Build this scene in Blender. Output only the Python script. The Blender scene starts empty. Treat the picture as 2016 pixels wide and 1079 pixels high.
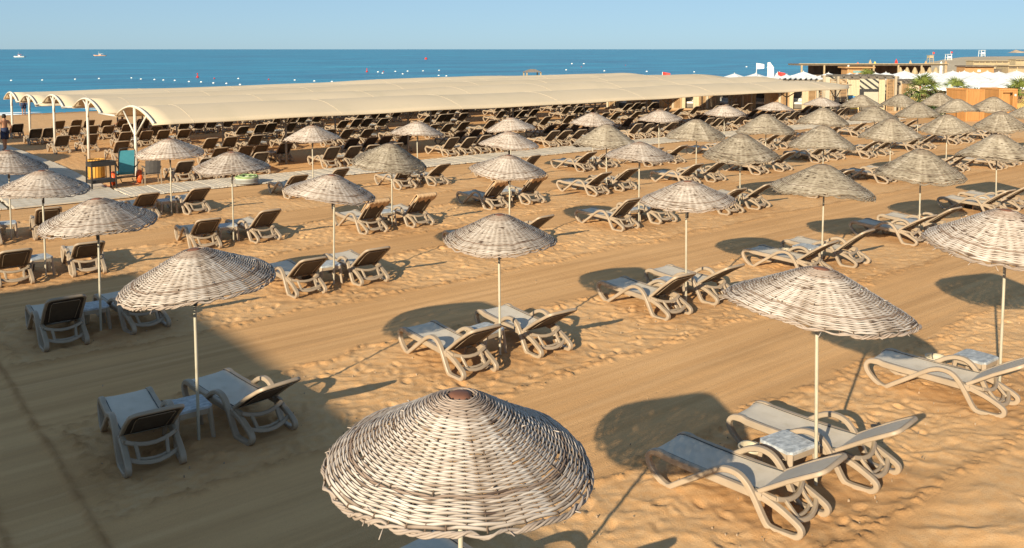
import bpy, math, random
import numpy as np
from mathutils import Vector, Matrix

rng = random.Random(7)
NR = np.random.RandomState(11)
sc = bpy.context.scene
COL = sc.collection
R = math.radians

# ------------------------------------------------------------------ camera
FPX, PITCH, HORIZON = 1720.0, R(4.0), 97.0          # focal length in px of the 2016 px wide photo
cam_d = bpy.data.cameras.new('camera')
cam = bpy.data.objects.new('camera', cam_d)
COL.objects.link(cam)
cam.location = (0, 0, 5)
cam.rotation_euler = (R(90) - PITCH, 0, 0)
cam_d.sensor_width = 36.0
cam_d.lens = FPX / 2016 * 36
cam_d.shift_y = -((1079 / 2) - (HORIZON + FPX * math.tan(PITCH))) / 2016
cam_d.clip_start = 0.1
cam_d.clip_end = 90000
sc.camera = cam

# ------------------------------------------------------------------ world and sun
SHADOW_AZ, SUN_EL = R(28.2), R(19.8)                 # shadows run away and to the right
world = bpy.data.worlds.new('World')
sc.world = world
world.use_nodes = True
wn = world.node_tree
bg = wn.nodes['Background']
sky = wn.nodes.new('ShaderNodeTexSky')
sky.sky_type = 'NISHITA'
sky.sun_disc = False
sky.sun_elevation = SUN_EL
sky.sun_rotation = SHADOW_AZ + math.pi
sky.altitude = 0
sky.air_density = 0.6
sky.dust_density = 0.3
sky.ozone_density = 2.0
gm = wn.nodes.new('ShaderNodeGamma')                 # flattens the sky gradient, lifting the zenith to add shadow fill
gm.inputs['Gamma'].default_value = 0.38
tn = wn.nodes.new('ShaderNodeMix')
tn.data_type = 'RGBA'
tn.blend_type = 'MULTIPLY'
tn.inputs['Factor'].default_value = 1.0
tn.inputs['B'].default_value = (0.70, 0.945, 1.12, 1)
wn.links.new(sky.outputs['Color'], gm.inputs['Color'])
wn.links.new(gm.outputs['Color'], tn.inputs['A'])
wn.links.new(tn.outputs['Result'], bg.inputs['Color'])
bg.inputs['Strength'].default_value = 0.15

sun_d = bpy.data.lights.new('sun', 'SUN')
sun_d.energy = 3.75
sun_d.angle = R(0.55)
sun_d.color = (1.0, 0.885, 0.655)
sun = bpy.data.objects.new('sun', sun_d)
COL.objects.link(sun)
sd = Vector((math.sin(SHADOW_AZ) * math.cos(SUN_EL), math.cos(SHADOW_AZ) * math.cos(SUN_EL), -math.sin(SUN_EL)))
sun.rotation_euler = sd.to_track_quat('-Z', 'Y').to_euler()
sun.location = (-30, -40, 40)

sc.view_settings.view_transform = 'Standard'
sc.view_settings.look = 'None'
sc.view_settings.gamma = 1.0
sc.view_settings.use_curve_mapping = False
sc.view_settings.exposure = 1.1
sc.cycles.max_bounces = 5
sc.cycles.diffuse_bounces = 3
sc.cycles.glossy_bounces = 3
sc.cycles.transparent_max_bounces = 6

# ------------------------------------------------------------------ beach frame: s along the rows, t towards the sea
ROWA = R(38.8)
CA, SA = math.cos(ROWA), math.sin(ROWA)
SEA_Z = -1.15
SHORE_T = 94.0


def W(s, t, z=0.0):
    return Vector((s * CA - t * SA, s * SA + t * CA, z))


def ST(x, y):
    return x * CA + y * SA, -x * SA + y * CA


def gz(t):
    return 0.0 if t < 42 else max(-0.0221 * (t - 42), -3.5)


def gxy(x, y):
    return gz(ST(x, y)[1])


# ------------------------------------------------------------------ helpers
class MB:
    def __init__(self):
        self.v, self.f, self.m, self.c = [], [], [], []
        self.col = (0.5, 0.5, 0.5)

    def add(self, verts, faces, mi=0):
        o = len(self.v)
        self.v.extend([tuple(p) for p in verts])
        self.c.extend([self.col] * len(verts))
        for f in faces:
            self.f.append(tuple(i + o for i in f))
            self.m.append(mi)

    def box(self, c, size, rot=None, mi=0, taper=1.0):
        x, y, z = size[0] / 2, size[1] / 2, size[2] / 2
        P = [Vector((sx * x * (taper if sz > 0 else 1), sy * y * (taper if sz > 0 else 1), sz * z)) for sz in (-1, 1) for sx, sy in ((-1, -1), (1, -1), (1, 1), (-1, 1))]
        if rot is not None:
            P = [rot @ p for p in P]
        c = Vector(c)
        self.add([p + c for p in P], [(3, 2, 1, 0), (4, 5, 6, 7), (0, 1, 5, 4), (1, 2, 6, 5), (2, 3, 7, 6), (3, 0, 4, 7)], mi)

    def beam(self, a, b, w, h=None, mi=0, up=(0, 0, 1)):
        a, b = Vector(a), Vector(b)
        h = w if h is None else h
        d = (b - a)
        L = d.length
        d.normalize()
        u = Vector(up)
        if abs(d.dot(u)) > 0.98:
            u = Vector((0, 1, 0))
        x = d.cross(u).normalized()
        z = x.cross(d).normalized()
        rot = Matrix((x, d, z)).transposed()
        self.box((a + b) / 2, (w, L, h), rot, mi)

    def tube(self, pts, r, n=8, mi=0, cap=True, closed=False):
        pts = [Vector(p) for p in pts]
        k = len(pts)
        rs = r if isinstance(r, (list, tuple)) else [r] * k
        ref = Vector((0, 0, 1))
        verts, faces = [], []
        prev = None
        for i, p in enumerate(pts):
            if closed:
                t = (pts[(i + 1) % k] - pts[i - 1]).normalized()
            else:
                t = (pts[min(i + 1, k - 1)] - pts[max(i - 1, 0)]).normalized()
            if prev is None:
                a = ref if abs(t.dot(ref)) < 0.9 else Vector((1, 0, 0))
                x = (a - t * a.dot(t)).normalized()
            else:
                x = (prev - t * prev.dot(t)).normalized()
            prev = x
            y = t.cross(x)
            for j in range(n):
                an = 2 * math.pi * j / n
                verts.append(p + (x * math.cos(an) + y * math.sin(an)) * rs[i])
        for i in range(k if closed else k - 1):
            for j in range(n):
                a, b = i * n + j, i * n + (j + 1) % n
                c, d = ((i + 1) % k) * n + (j + 1) % n, ((i + 1) % k) * n + j
                faces.append((a, b, c, d))
        if cap and not closed:
            faces.append(tuple(range(n - 1, -1, -1)))
            faces.append(tuple((k - 1) * n + j for j in range(n)))
        self.add(verts, faces, mi)

    def band(self, pts, w, h, mi=0, closed=False, bev=0.3, ref=(1, 0, 0)):
        # sweep of a bevelled rectangle: w along ref, h across the path in its plane
        pts = [Vector(p) for p in pts]
        k = len(pts)
        X = Vector(ref)
        ws = w if isinstance(w, (list, tuple)) else [w] * k
        hs = h if isinstance(h, (list, tuple)) else [h] * k
        verts, faces = [], []
        for i, p in enumerate(pts):
            if closed:
                t = (pts[(i + 1) % k] - pts[i - 1]).normalized()
            else:
                t = (pts[min(i + 1, k - 1)] - pts[max(i - 1, 0)]).normalized()
            x = (X - t * X.dot(t)).normalized()
            y = t.cross(x)
            a, b = ws[i] / 2, hs[i] / 2
            e = min(a, b) * bev
            for q, r_ in ((-a + e, -b), (a - e, -b), (a, -b + e), (a, b - e), (a - e, b), (-a + e, b), (-a, b - e), (-a, -b + e)):
                verts.append(p + x * q + y * r_)
        n = 8
        for i in range(k if closed else k - 1):
            for j in range(n):
                faces.append((i * n + j, i * n + (j + 1) % n, ((i + 1) % k) * n + (j + 1) % n, ((i + 1) % k) * n + j))
        if not closed:
            faces.append(tuple(range(n - 1, -1, -1)))
            faces.append(tuple((k - 1) * n + j for j in range(n)))
        self.add(verts, faces, mi)

    def lathe(self, prof, n=20, c=(0, 0, 0), mi=0, cap=True):
        verts, faces = [], []
        for r_, z in prof:
            for j in range(n):
                a = 2 * math.pi * j / n
                verts.append((c[0] + r_ * math.cos(a), c[1] + r_ * math.sin(a), c[2] + z))
        k = len(prof)
        for i in range(k - 1):
            for j in range(n):
                faces.append((i * n + j, i * n + (j + 1) % n, (i + 1) * n + (j + 1) % n, (i + 1) * n + j))
        if cap:
            faces.append(tuple(range(n - 1, -1, -1)))
            faces.append(tuple((k - 1) * n + j for j in range(n)))
        self.add(verts, faces, mi)

    def grid(self, P, mi=0, flip=False):
        # P: list of rows of points
        k, n = len(P), len(P[0])
        fs = []
        for i in range(k - 1):
            for j in range(n - 1):
                f = (i * n + j, i * n + j + 1, (i + 1) * n + j + 1, (i + 1) * n + j)
                fs.append(f[::-1] if flip else f)
        self.add([p for r_ in P for p in r_], fs, mi)

    def mesh(self, name, mats, smooth=False, colors=False, crisp=0):
        me = bpy.data.meshes.new(name)
        me.from_pydata(self.v, [], self.f)
        for m in (mats if isinstance(mats, (list, tuple)) else [mats]):
            me.materials.append(m)
        if any(self.m):
            me.polygons.foreach_set('material_index', self.m)
        if smooth:
            me.polygons.foreach_set('use_smooth', [True] * len(me.polygons))
        if colors:
            at = me.color_attributes.new('Col', 'FLOAT_COLOR', 'POINT')
            at.data.foreach_set('color', np.c_[np.array(self.c, float), np.ones(len(self.c))].ravel())
        if crisp:
            me.set_sharp_from_angle(angle=R(crisp))
        me.update()
        return me


def obj(name, me, parent=None, loc=(0, 0, 0), rot=(0, 0, 0), scale=(1, 1, 1), kind=None):
    o = bpy.data.objects.new(name, me)
    COL.objects.link(o)
    o.parent = parent
    o.location = loc
    o.rotation_euler = rot
    o.scale = scale
    if kind:
        o['kind'] = kind
    return o


def part(name, mb, mat_, parent, smooth=False, kind=None, **k):
    return obj(name, mb.mesh(name, mat_, smooth), parent, kind=kind, **k)


def thing(name, label, cat, loc=(0, 0, 0), rz=0.0, group=None):
    o = obj(name, None, None, loc, (0, 0, rz))
    o.empty_display_size = 0.2
    return tag(o, label, cat, group)


def tag(o, label=None, cat=None, group=None, kind=None):
    if label:
        o['label'] = label
    if cat:
        o['category'] = cat
    if group:
        o['group'] = group
    if kind:
        o['kind'] = kind
    return o


KIDS = {}


def copy_tree(root, loc, rz, label=None, group=None):
    def rec(o, parent):
        c = o.copy()
        COL.objects.link(c)
        c.parent = parent
        for ch in KIDS.get(o.name, []):
            rec(ch, c)
        return c
    c = rec(root, None)
    c.location = loc
    c.rotation_euler = (0, 0, rz)
    if label:
        c['label'] = label
    if group:
        c['group'] = group
    return c


def freeze(root):
    # remember the children of a prototype so that copying does not search the whole scene
    st_ = [root]
    while st_:
        o = st_.pop()
        KIDS[o.name] = list(o.children)
        st_.extend(o.children)


ORD = ['', 'first', 'second', 'third', 'fourth', 'fifth', 'sixth', 'seventh', 'eighth', 'ninth', 'tenth', 'eleventh', 'twelfth']


def nth(i):
    if i < len(ORD):
        return ORD[i]
    suf = 'th' if 10 < i % 100 < 20 else {1: 'st', 2: 'nd', 3: 'rd'}.get(i % 10, 'th')
    return '%d%s' % (i, suf)


# ------------------------------------------------------------------ materials
def nodes_of(name):
    m = bpy.data.materials.new(name)
    m.use_nodes = True
    return m, m.node_tree, m.node_tree.nodes['Principled BSDF']


def mat(name, col, rough=0.6, var=0.15, scale=6.0, bump=0.0, bscale=40.0, stretch=(1, 1, 1), dirt=None, dirt_amt=0.0, spec=0.4, metal=0.0, transl=0.0):
    m, nt, b = nodes_of(name)
    L = nt.links.new
    b.inputs['Roughness'].default_value = rough
    b.inputs['Metallic'].default_value = metal
    b.inputs['Specular IOR Level'].default_value = spec
    tc = nt.nodes.new('ShaderNodeTexCoord')
    mp = nt.nodes.new('ShaderNodeMapping')
    mp.inputs['Scale'].default_value = stretch
    L(tc.outputs['Object'], mp.inputs['Vector'])
    no = nt.nodes.new('ShaderNodeTexNoise')
    no.inputs['Scale'].default_value = scale
    no.inputs['Detail'].default_value = 5
    L(mp.outputs['Vector'], no.inputs['Vector'])
    rp = nt.nodes.new('ShaderNodeValToRGB')
    e = rp.color_ramp.elements
    e[0].position, e[1].position = 0.3, 0.7
    e[0].color = tuple(c * (1 - var) for c in col) + (1,)
    e[1].color = tuple(min(1, c * (1 + var)) for c in col) + (1,)
    L(no.outputs['Fac'], rp.inputs['Fac'])
    out = rp.outputs['Color']
    oi = nt.nodes.new('ShaderNodeObjectInfo')
    hs = nt.nodes.new('ShaderNodeHueSaturation')
    mr = nt.nodes.new('ShaderNodeMapRange')
    mr.inputs['To Min'].default_value = 0.93
    mr.inputs['To Max'].default_value = 1.07
    L(oi.outputs['Random'], mr.inputs['Value'])
    L(mr.outputs['Result'], hs.inputs['Value'])
    L(out, hs.inputs['Color'])
    out = hs.outputs['Color']
    if dirt:
        n2 = nt.nodes.new('ShaderNodeTexNoise')
        n2.inputs['Scale'].default_value = scale * 2.3
        n2.inputs['Detail'].default_value = 7
        n2.inputs['Roughness'].default_value = 0.65
        L(tc.outputs['Object'], n2.inputs['Vector'])
        r2 = nt.nodes.new('ShaderNodeMapRange')
        r2.inputs['From Min'].default_value = 0.5
        r2.inputs['From Max'].default_value = 0.68
        r2.inputs['To Max'].default_value = dirt_amt
        L(n2.outputs['Fac'], r2.inputs['Value'])
        mx = nt.nodes.new('ShaderNodeMix')
        mx.data_type = 'RGBA'
        L(r2.outputs['Result'], mx.inputs['Factor'])
        L(out, mx.inputs['A'])
        mx.inputs['B'].default_value = tuple(dirt) + (1,)
        out = mx.outputs['Result']
    L(out, b.inputs['Base Color'])
    if bump > 0:
        n3 = nt.nodes.new('ShaderNodeTexNoise')
        n3.inputs['Scale'].default_value = bscale
        n3.inputs['Detail'].default_value = 3
        L(mp.outputs['Vector'], n3.inputs['Vector'])
        bp = nt.nodes.new('ShaderNodeBump')
        bp.inputs['Strength'].default_value = bump
        bp.inputs['Distance'].default_value = 0.02
        L(n3.outputs['Fac'], bp.inputs['Height'])
        L(bp.outputs['Normal'], b.inputs['Normal'])
    if transl > 0:
        tr = nt.nodes.new('ShaderNodeBsdfTranslucent')
        L(out, tr.inputs['Color'])
        ms = nt.nodes.new('ShaderNodeMixShader')
        ms.inputs['Fac'].default_value = transl
        L(b.outputs['BSDF'], ms.inputs[1])
        L(tr.outputs['BSDF'], ms.inputs[2])
        L(ms.outputs['Shader'], nt.nodes['Material Output'].inputs['Surface'])
    return m


SANDC = (0.46, 0.31, 0.15)
M = {}
M['resin'] = mat('taupe_resin', (0.345, 0.262, 0.187), 0.45, 0.10, 5, dirt=(0.36, 0.27, 0.17), dirt_amt=0.35, bump=0.05, bscale=200)
M['sling'] = mat('pale_sling_mesh', (0.60, 0.515, 0.42), 0.75, 0.07, 3, dirt=(0.50, 0.41, 0.30), dirt_amt=0.5, bump=0.15, bscale=300)
M['seam'] = mat('dark_seam', (0.05, 0.055, 0.06), 0.7)
M['backrim'] = mat('dark_brown_rim', (0.045, 0.03, 0.022), 0.55, dirt=(0.20, 0.15, 0.10), dirt_amt=0.25)
M['backsling'] = mat('brown_back_mesh', (0.078, 0.057, 0.040), 0.8, 0.12, 3, dirt=(0.13, 0.10, 0.07), dirt_amt=0.5, bump=0.1, bscale=300)
M['tabletop'] = mat('scuffed_table_top', (0.40, 0.41, 0.42), 0.5, 0.35, 9, stretch=(1, 2.2, 1), dirt=(0.20, 0.22, 0.26), dirt_amt=0.8)
M['bin'] = mat('cream_bucket', (0.50, 0.42, 0.30), 0.5, 0.08, dirt=(0.33, 0.25, 0.15), dirt_amt=0.4)
M['bindark'] = mat('dark_bucket', (0.06, 0.05, 0.045), 0.5)
M['pole'] = mat('cream_pole', (0.46, 0.41, 0.315), 0.5, 0.18, 4, dirt=(0.28, 0.20, 0.12), dirt_amt=0.6, stretch=(1, 1, 0.3))
M['sleeve'] = mat('grey_sleeve', (0.10, 0.10, 0.10), 0.5)
M['cap'] = mat('rust_cap', (0.17, 0.07, 0.04), 0.7, 0.25)
M['towel'] = mat('tan_towel', (0.56, 0.36, 0.20), 0.95, 0.2, 8, stretch=(4, 1, 1), bump=0.3, bscale=90)


def wicker(name, stops, tint):
    m, nt, b = nodes_of(name)
    L = nt.links.new
    b.inputs['Roughness'].default_value = 0.78
    b.inputs['Specular IOR Level'].default_value = 0.25
    at = nt.nodes.new('ShaderNodeAttribute')
    at.attribute_name = 'Col'
    sp = nt.nodes.new('ShaderNodeSeparateColor')
    L(at.outputs['Color'], sp.inputs['Color'])
    oi = nt.nodes.new('ShaderNodeObjectInfo')
    rp = nt.nodes.new('ShaderNodeValToRGB')
    cr = rp.color_ramp
    cr.elements[0].position, cr.elements[0].color = stops[0][0], tuple(stops[0][1]) + (1,)
    cr.elements[1].position, cr.elements[1].color = stops[-1][0], tuple(stops[-1][1]) + (1,)
    for p, c in stops[1:-1]:
        e = cr.elements.new(p)
        e.color = tuple(c) + (1,)
    tc = nt.nodes.new('ShaderNodeTexCoord')
    no = nt.nodes.new('ShaderNodeTexNoise')
    no.inputs['Scale'].default_value = 2.2
    no.inputs['Detail'].default_value = 4
    va = nt.nodes.new('ShaderNodeVectorMath')
    va.operation = 'ADD'
    cb = nt.nodes.new('ShaderNodeCombineXYZ')
    mu = nt.nodes.new('ShaderNodeMath')
    mu.operation = 'MULTIPLY'
    mu.inputs[1].default_value = 40
    L(oi.outputs['Random'], mu.inputs[0])
    L(mu.outputs[0], cb.inputs['X'])
    L(tc.outputs['Object'], va.inputs[0])
    L(cb.outputs['Vector'], va.inputs[1])
    L(va.outputs['Vector'], no.inputs['Vector'])
    ad = nt.nodes.new('ShaderNodeMath')
    ad.operation = 'MULTIPLY_ADD'
    L(no.outputs['Fac'], ad.inputs[0])
    ad.inputs[1].default_value = 0.7
    ad.inputs[2].default_value = -0.37
    sm = nt.nodes.new('ShaderNodeMath')
    sm.operation = 'ADD'
    sm.use_clamp = True
    L(sp.outputs['Red'], sm.inputs[0])
    L(ad.outputs[0], sm.inputs[1])
    L(sm.outputs[0], rp.inputs['Fac'])
    mx = nt.nodes.new('ShaderNodeMix')
    mx.data_type = 'RGBA'
    L(sp.outputs['Green'], mx.inputs['Factor'])
    L(rp.outputs['Color'], mx.inputs['A'])
    mx.inputs['B'].default_value = tuple(tint) + (1,)
    hs = nt.nodes.new('ShaderNodeHueSaturation')
    mr = nt.nodes.new('ShaderNodeMapRange')
    mr.inputs['To Min'].default_value = 0.88
    mr.inputs['To Max'].default_value = 1.1
    L(oi.outputs['Random'], mr.inputs['Value'])
    L(mr.outputs['Result'], hs.inputs['Value'])
    L(mx.outputs['Result'], hs.inputs['Color'])
    L(hs.outputs['Color'], b.inputs['Base Color'])
    return m


M['wk_white'] = wicker('whitewashed_wicker', [(0.0, (0.10, 0.065, 0.05)), (0.2, (0.29, 0.22, 0.17)), (0.45, (0.43, 0.355, 0.30)), (0.7, (0.505, 0.425, 0.365)), (1.0, (0.60, 0.525, 0.465))], (0.25, 0.17, 0.125))
M['wk_grey'] = wicker('weathered_wicker', [(0.0, (0.07, 0.05, 0.035)), (0.2, (0.18, 0.14, 0.10)), (0.5, (0.29, 0.24, 0.18)), (0.8, (0.37, 0.31, 0.24)), (1.0, (0.48, 0.41, 0.33))], (0.18, 0.135, 0.10))
M['rib'] = mat('dark_rib_wood', (0.12, 0.08, 0.055), 0.8, 0.2)


def sand_material():
    m, nt, b = nodes_of('beach_sand')
    L = nt.links.new
    N = nt.nodes.new
    b.inputs['Roughness'].default_value = 0.95
    b.inputs['Specular IOR Level'].default_value = 0.15
    tc = N('ShaderNodeTexCoord')

    def noise(scale, detail, stretch=(1, 1, 1), rough=0.55):
        mp = N('ShaderNodeMapping')
        mp.inputs['Scale'].default_value = stretch
        L(tc.outputs['Object'], mp.inputs['Vector'])
        n = N('ShaderNodeTexNoise')
        n.inputs['Scale'].default_value = scale
        n.inputs['Detail'].default_value = detail
        n.inputs['Roughness'].default_value = rough
        L(mp.outputs['Vector'], n.inputs['Vector'])
        return n.outputs['Fac']

    def rng_(val, a, c, lo, hi):
        r_ = N('ShaderNodeMapRange')
        r_.inputs['From Min'].default_value = a
        r_.inputs['From Max'].default_value = c
        r_.inputs['To Min'].default_value = lo
        r_.inputs['To Max'].default_value = hi
        L(val, r_.inputs['Value'])
        return r_.outputs['Result']

    def mix(fac, a, c):
        mx = N('ShaderNodeMix')
        mx.data_type = 'RGBA'
        L(fac, mx.inputs['Factor'])
        for key, x in (('A', a), ('B', c)):
            if isinstance(x, tuple):
                mx.inputs[key].default_value = x + (1,)
            else:
                L(x, mx.inputs[key])
        return mx.outputs['Result']

    def mul(a, c):
        k = N('ShaderNodeMath')
        k.operation = 'MULTIPLY'
        for i, x in enumerate((a, c)):
            if isinstance(x, (int, float)):
                k.inputs[i].default_value = x
            else:
                L(x, k.inputs[i])
        return k.outputs[0]

    at = N('ShaderNodeAttribute')
    at.attribute_name = 'Col'
    sp = N('ShaderNodeSeparateColor')
    L(at.outputs['Color'], sp.inputs['Color'])
    rough_, wet, brd = sp.outputs['Red'], sp.outputs['Green'], sp.outputs['Blue']
    big = noise(0.35, 4)
    base = mix(rng_(big, 0.35, 0.65, 0, 1), (0.597, 0.329, 0.142), (0.684, 0.388, 0.174))
    streak = noise(1.0, 6, (0.12, 3.2, 1))
    inv = N('ShaderNodeMath')
    inv.operation = 'SUBTRACT'
    inv.inputs[0].default_value = 1.0
    L(rough_, inv.inputs[1])
    base = mix(mul(inv.outputs[0], rng_(streak, 0.40, 0.70, 0.0, 0.85)), base, (0.477, 0.257, 0.109))
    streak2 = noise(2.6, 4, (0.06, 2.6, 1))
    base = mix(mul(inv.outputs[0], rng_(streak2, 0.5, 0.72, 0.0, 0.5)), base, (0.738, 0.443, 0.218))
    # loose dry sand paler, fine speckle
    base = mix(mul(rough_, rng_(noise(6.5, 6, rough=0.65), 0.42, 0.58, 0.0, 0.8)), base, (0.658, 0.404, 0.204))
    base = mix(rng_(noise(75.0, 4, rough=0.75), 0.52, 0.75, 0.0, 0.55), base, (0.391, 0.202, 0.089))
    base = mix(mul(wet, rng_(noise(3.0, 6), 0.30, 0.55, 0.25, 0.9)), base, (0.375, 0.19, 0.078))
    base = mix(brd, base, (0.19, 0.125, 0.065))
    L(base, b.inputs['Base Color'])
    bp = N('ShaderNodeBump')
    bp.inputs['Strength'].default_value = 0.75
    bp.inputs['Distance'].default_value = 0.012
    L(noise(45.0, 5, rough=0.7), bp.inputs['Height'])
    b2 = N('ShaderNodeBump')
    b2.inputs['Strength'].default_value = 0.55
    b2.inputs['Distance'].default_value = 0.02
    L(mul(inv.outputs[0], noise(3.0, 5, (0.10, 4.0, 1))), b2.inputs['Height'])
    L(b2.outputs['Normal'], bp.inputs['Normal'])
    L(bp.outputs['Normal'], b.inputs['Normal'])
    return m


# ------------------------------------------------------------------ ground sheet
def vnoise(x, y, seed):
    xi, yi = np.floor(x).astype(np.int64), np.floor(y).astype(np.int64)
    xf, yf = x - xi, y - yi
    u, v = xf * xf * (3 - 2 * xf), yf * yf * (3 - 2 * yf)

    def h(a, b):
        n = (a * 374761393 + b * 668265263 + seed * 1442695041) & 0xffffffff
        n = ((n ^ (n >> 13)) * 1274126177) & 0xffffffff
        return ((n ^ (n >> 16)) & 0xffff) / 65535.0
    return (h(xi, yi) * (1 - u) + h(xi + 1, yi) * u) * (1 - v) + (h(xi, yi + 1) * (1 - u) + h(xi + 1, yi + 1) * u) * v


def fbm(x, y, seed, oct_=4):
    r_, a, tot = 0, 1.0, 0
    for k in range(oct_):
        r_ = r_ + a * vnoise(x * 2 ** k, y * 2 ** k, seed + k * 17)
        tot += a
        a *= 0.5
    return r_ / tot


STRIPS = [(4.5, 7.05), (9.65, 12.55), (15.3, 18.2), (20.1, 23.0), (25.2, 28.4)]


def lines(a, b, step, grow_lo, lo, grow_hi, hi, cap=25.0):
    mid = list(np.arange(a, b, step))
    x, d, up_ = mid[-1], step, []
    while x < hi:
        d = min(d * grow_hi, cap)
        x += d
        up_.append(x)
    x, d, dn = mid[0], step, []
    while x > lo:
        d = min(d * grow_lo, cap)
        x -= d
        dn.append(x)
    return np.array(dn[::-1] + mid + up_)


def build_ground():
    S = lines(0.8, 17.5, 0.036, 1.12, -500, 1.024, 1200)
    T = np.concatenate([lines(3.0, 13.2, 0.031, 1.15, -120, 1.0, 3.2)[:-1], []])
    T = T[T < 13.2]
    T = np.concatenate([T, lines(13.2, 22.5, 0.045, 1.0, 14, 1.016, 100.0)])
    T = T[np.concatenate([[True], np.diff(T) > 1e-4])]
    T = np.unique(np.concatenate([T, np.arange(101.5, 140, 6.0)]))
    s, t = np.meshgrid(S, T, indexing='ij')
    sh = s.shape
    wob = (fbm(s * 0.7, t * 0.7, 5, 4) - 0.5) * 0.55 + (fbm(s * 3.5, t * 3.5, 9, 3) - 0.5) * 0.35
    rough = np.zeros(sh)
    edge = np.zeros(sh)
    wet = np.zeros(sh)
    for (a, b) in STRIPS:
        d = np.minimum(t - a, b - t) + wob
        d2 = np.minimum(d, (s - 2.35) + wob * 1.3)
        k = np.clip(d2 / 0.16, 0, 1)
        rough = np.maximum(rough, k)
        edge = np.maximum(edge, np.exp(-(d2 / 0.11) ** 2))
    far = np.clip((t - 33.0) / 0.5, 0, 1) * 0.75
    near = np.clip((4.4 - t + wob * 0.3) / 0.2, 0, 1)                  # rippled sand in front of the nearest row
    rough = np.maximum(rough, far)
    pathd = np.abs(s - 2.13 + wob * 0.10)
    ridge = np.exp(-(pathd / 0.045) ** 2) * np.clip((26 - t), 0, 1)
    path2 = np.abs(s - 1.36 + wob * 0.15)
    ridge = np.maximum(ridge, 0.8 * np.exp(-(path2 / 0.05) ** 2) * np.clip((13 - t), 0, 1))
    n1 = fbm(s * 2.2, t * 2.2, 21, 4)
    wx = (fbm(s * 1.1, t * 1.1, 41, 3) - 0.5) * 1.6
    # wind ripples and trodden hollows of the loose strips
    ang = R(62)
    ca, sa = math.cos(ang), math.sin(ang)
    p = (s * ca + t * sa) * 4.6 + wx * 2.6
    q = (-s * sa + t * ca) * 1.7 + wx
    rip = np.abs(fbm(p, q, 61, 3) - 0.5) * 2
    z = rough * ((n1 - 0.5) * 0.018 + (0.30 - np.sqrt(rip)) * 0.031 + (fbm(s * 8, t * 8, 71, 3) - 0.5) * 0.020)
    # raked lanes
    lane = 1 - rough
    st_ = fbm(s * 0.10, t * 5.5, 81, 4) - 0.5
    z += lane * (st_ * 0.018 + (fbm(s * 0.35, t * 1.0, 85, 3) - 0.5) * 0.03)
    tracks = np.zeros(sh)
    for tt in (8.35, 14.1, 13.35, 19.3, 7.6):
        c = np.exp(-((t - tt + (vnoise(s * 0.25, t * 0, 3) - 0.5) * 0.3) / 0.09) ** 2)
        tracks += c * (0.6 + 0.4 * np.sin(s * 40))
    z -= lane * tracks * 0.005 * np.clip(fbm(s * .3, t * .3, 7, 2) * 3 - 1, 0, 1)
    # near ripples
    rp = fbm((s * ca + t * sa) * 2.6 + wx * 1.5, (-s * sa + t * ca) * 0.8, 91, 3)
    z += near * (np.abs(rp - 0.5) ** .7 * -0.09 + 0.03 + (n1 - 0.5) * 0.02)
    crumb = fbm(s * 14, t * 14, 101, 3)
    z += edge * (0.06 * np.clip(crumb - .35, 0, 1) * 1.6 + 0.004) + ridge * (0.075 * crumb)
    # footprints
    ii, jj = S, T
    for (a, b) in STRIPS[:4] + [(2.2, 4.4)]:
        smax = 26 if a < 19 else 20
        for k in range(int((smax - 2.4) * (b - a) * (5.5 if a > 4 else 1.0))):
            cs, ct = rng.uniform(2.5, smax), rng.uniform(a + 0.1, b - 0.1)
            L_, w_ = rng.uniform(0.08, 0.15), rng.uniform(0.035, 0.065)
            an = rng.gauss(R(62), 0.7)
            i0, i1 = np.searchsorted(ii, (cs - 0.4, cs + 0.4))
            j0, j1 = np.searchsorted(jj, (ct - 0.4, ct + 0.4))
            if i1 - i0 < 4 or j1 - j0 < 4:
                continue
            ds, dt = s[i0:i1, j0:j1] - cs, t[i0:i1, j0:j1] - ct
            e1 = (ds * math.cos(an) + dt * math.sin(an)) / L_
            e2 = (-ds * math.sin(an) + dt * math.cos(an)) / w_
            r_ = np.sqrt(e1 * e1 + e2 * e2)
            z[i0:i1, j0:j1] += -rng.uniform(0.008, 0.024) * np.exp(-r_ ** 4) + rng.uniform(0.003, 0.012) * np.exp(-((r_ - 1.5) / 0.5) ** 2)
    # damp, dug sand round the loungers
    for (us, ut, *_r) in UMB:
        if us > 34:
            continue
        dp = np.sqrt((s - us) ** 2 + (t - ut) ** 2)
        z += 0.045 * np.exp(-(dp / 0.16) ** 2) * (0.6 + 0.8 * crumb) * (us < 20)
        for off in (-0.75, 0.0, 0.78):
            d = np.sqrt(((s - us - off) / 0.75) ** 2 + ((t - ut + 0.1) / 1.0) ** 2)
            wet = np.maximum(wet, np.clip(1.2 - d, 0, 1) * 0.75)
    wet = np.maximum(wet, edge * 0.8 * np.clip(crumb * 2.6 - .8, 0, 1))
    wet = np.maximum(wet, ridge * 1.0)
    z += np.where(t > 42, np.maximum(-0.0221 * (t - 42), -3.5), 0.0)
    z[t < 30] += 0
    # flat under the plank walks
    flat = ((t > 30.7) & (t < 33.1) & (s > 3)) | ((s > 4.6) & (s < 8.5) & (t > 30.7) & (t < 62))
    z[flat] = np.minimum(z[flat], np.where(t > 42, np.maximum(-0.0221 * (t - 42), -3.5), 0.0)[flat] - 0.01)
    shorew = np.clip((t - 89.5 + wob) / 2.5, 0, 1)
    wet = np.maximum(wet, shorew)
    ni, nj = sh
    co = np.stack([s, t, z], -1).reshape(-1, 3)
    idx = np.arange(ni * nj).reshape(ni, nj)
    f = np.stack([idx[:-1, :-1], idx[1:, :-1], idx[1:, 1:], idx[:-1, 1:]], -1).reshape(-1, 4)
    me = bpy.data.meshes.new('beach')
    me.vertices.add(len(co))
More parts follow.
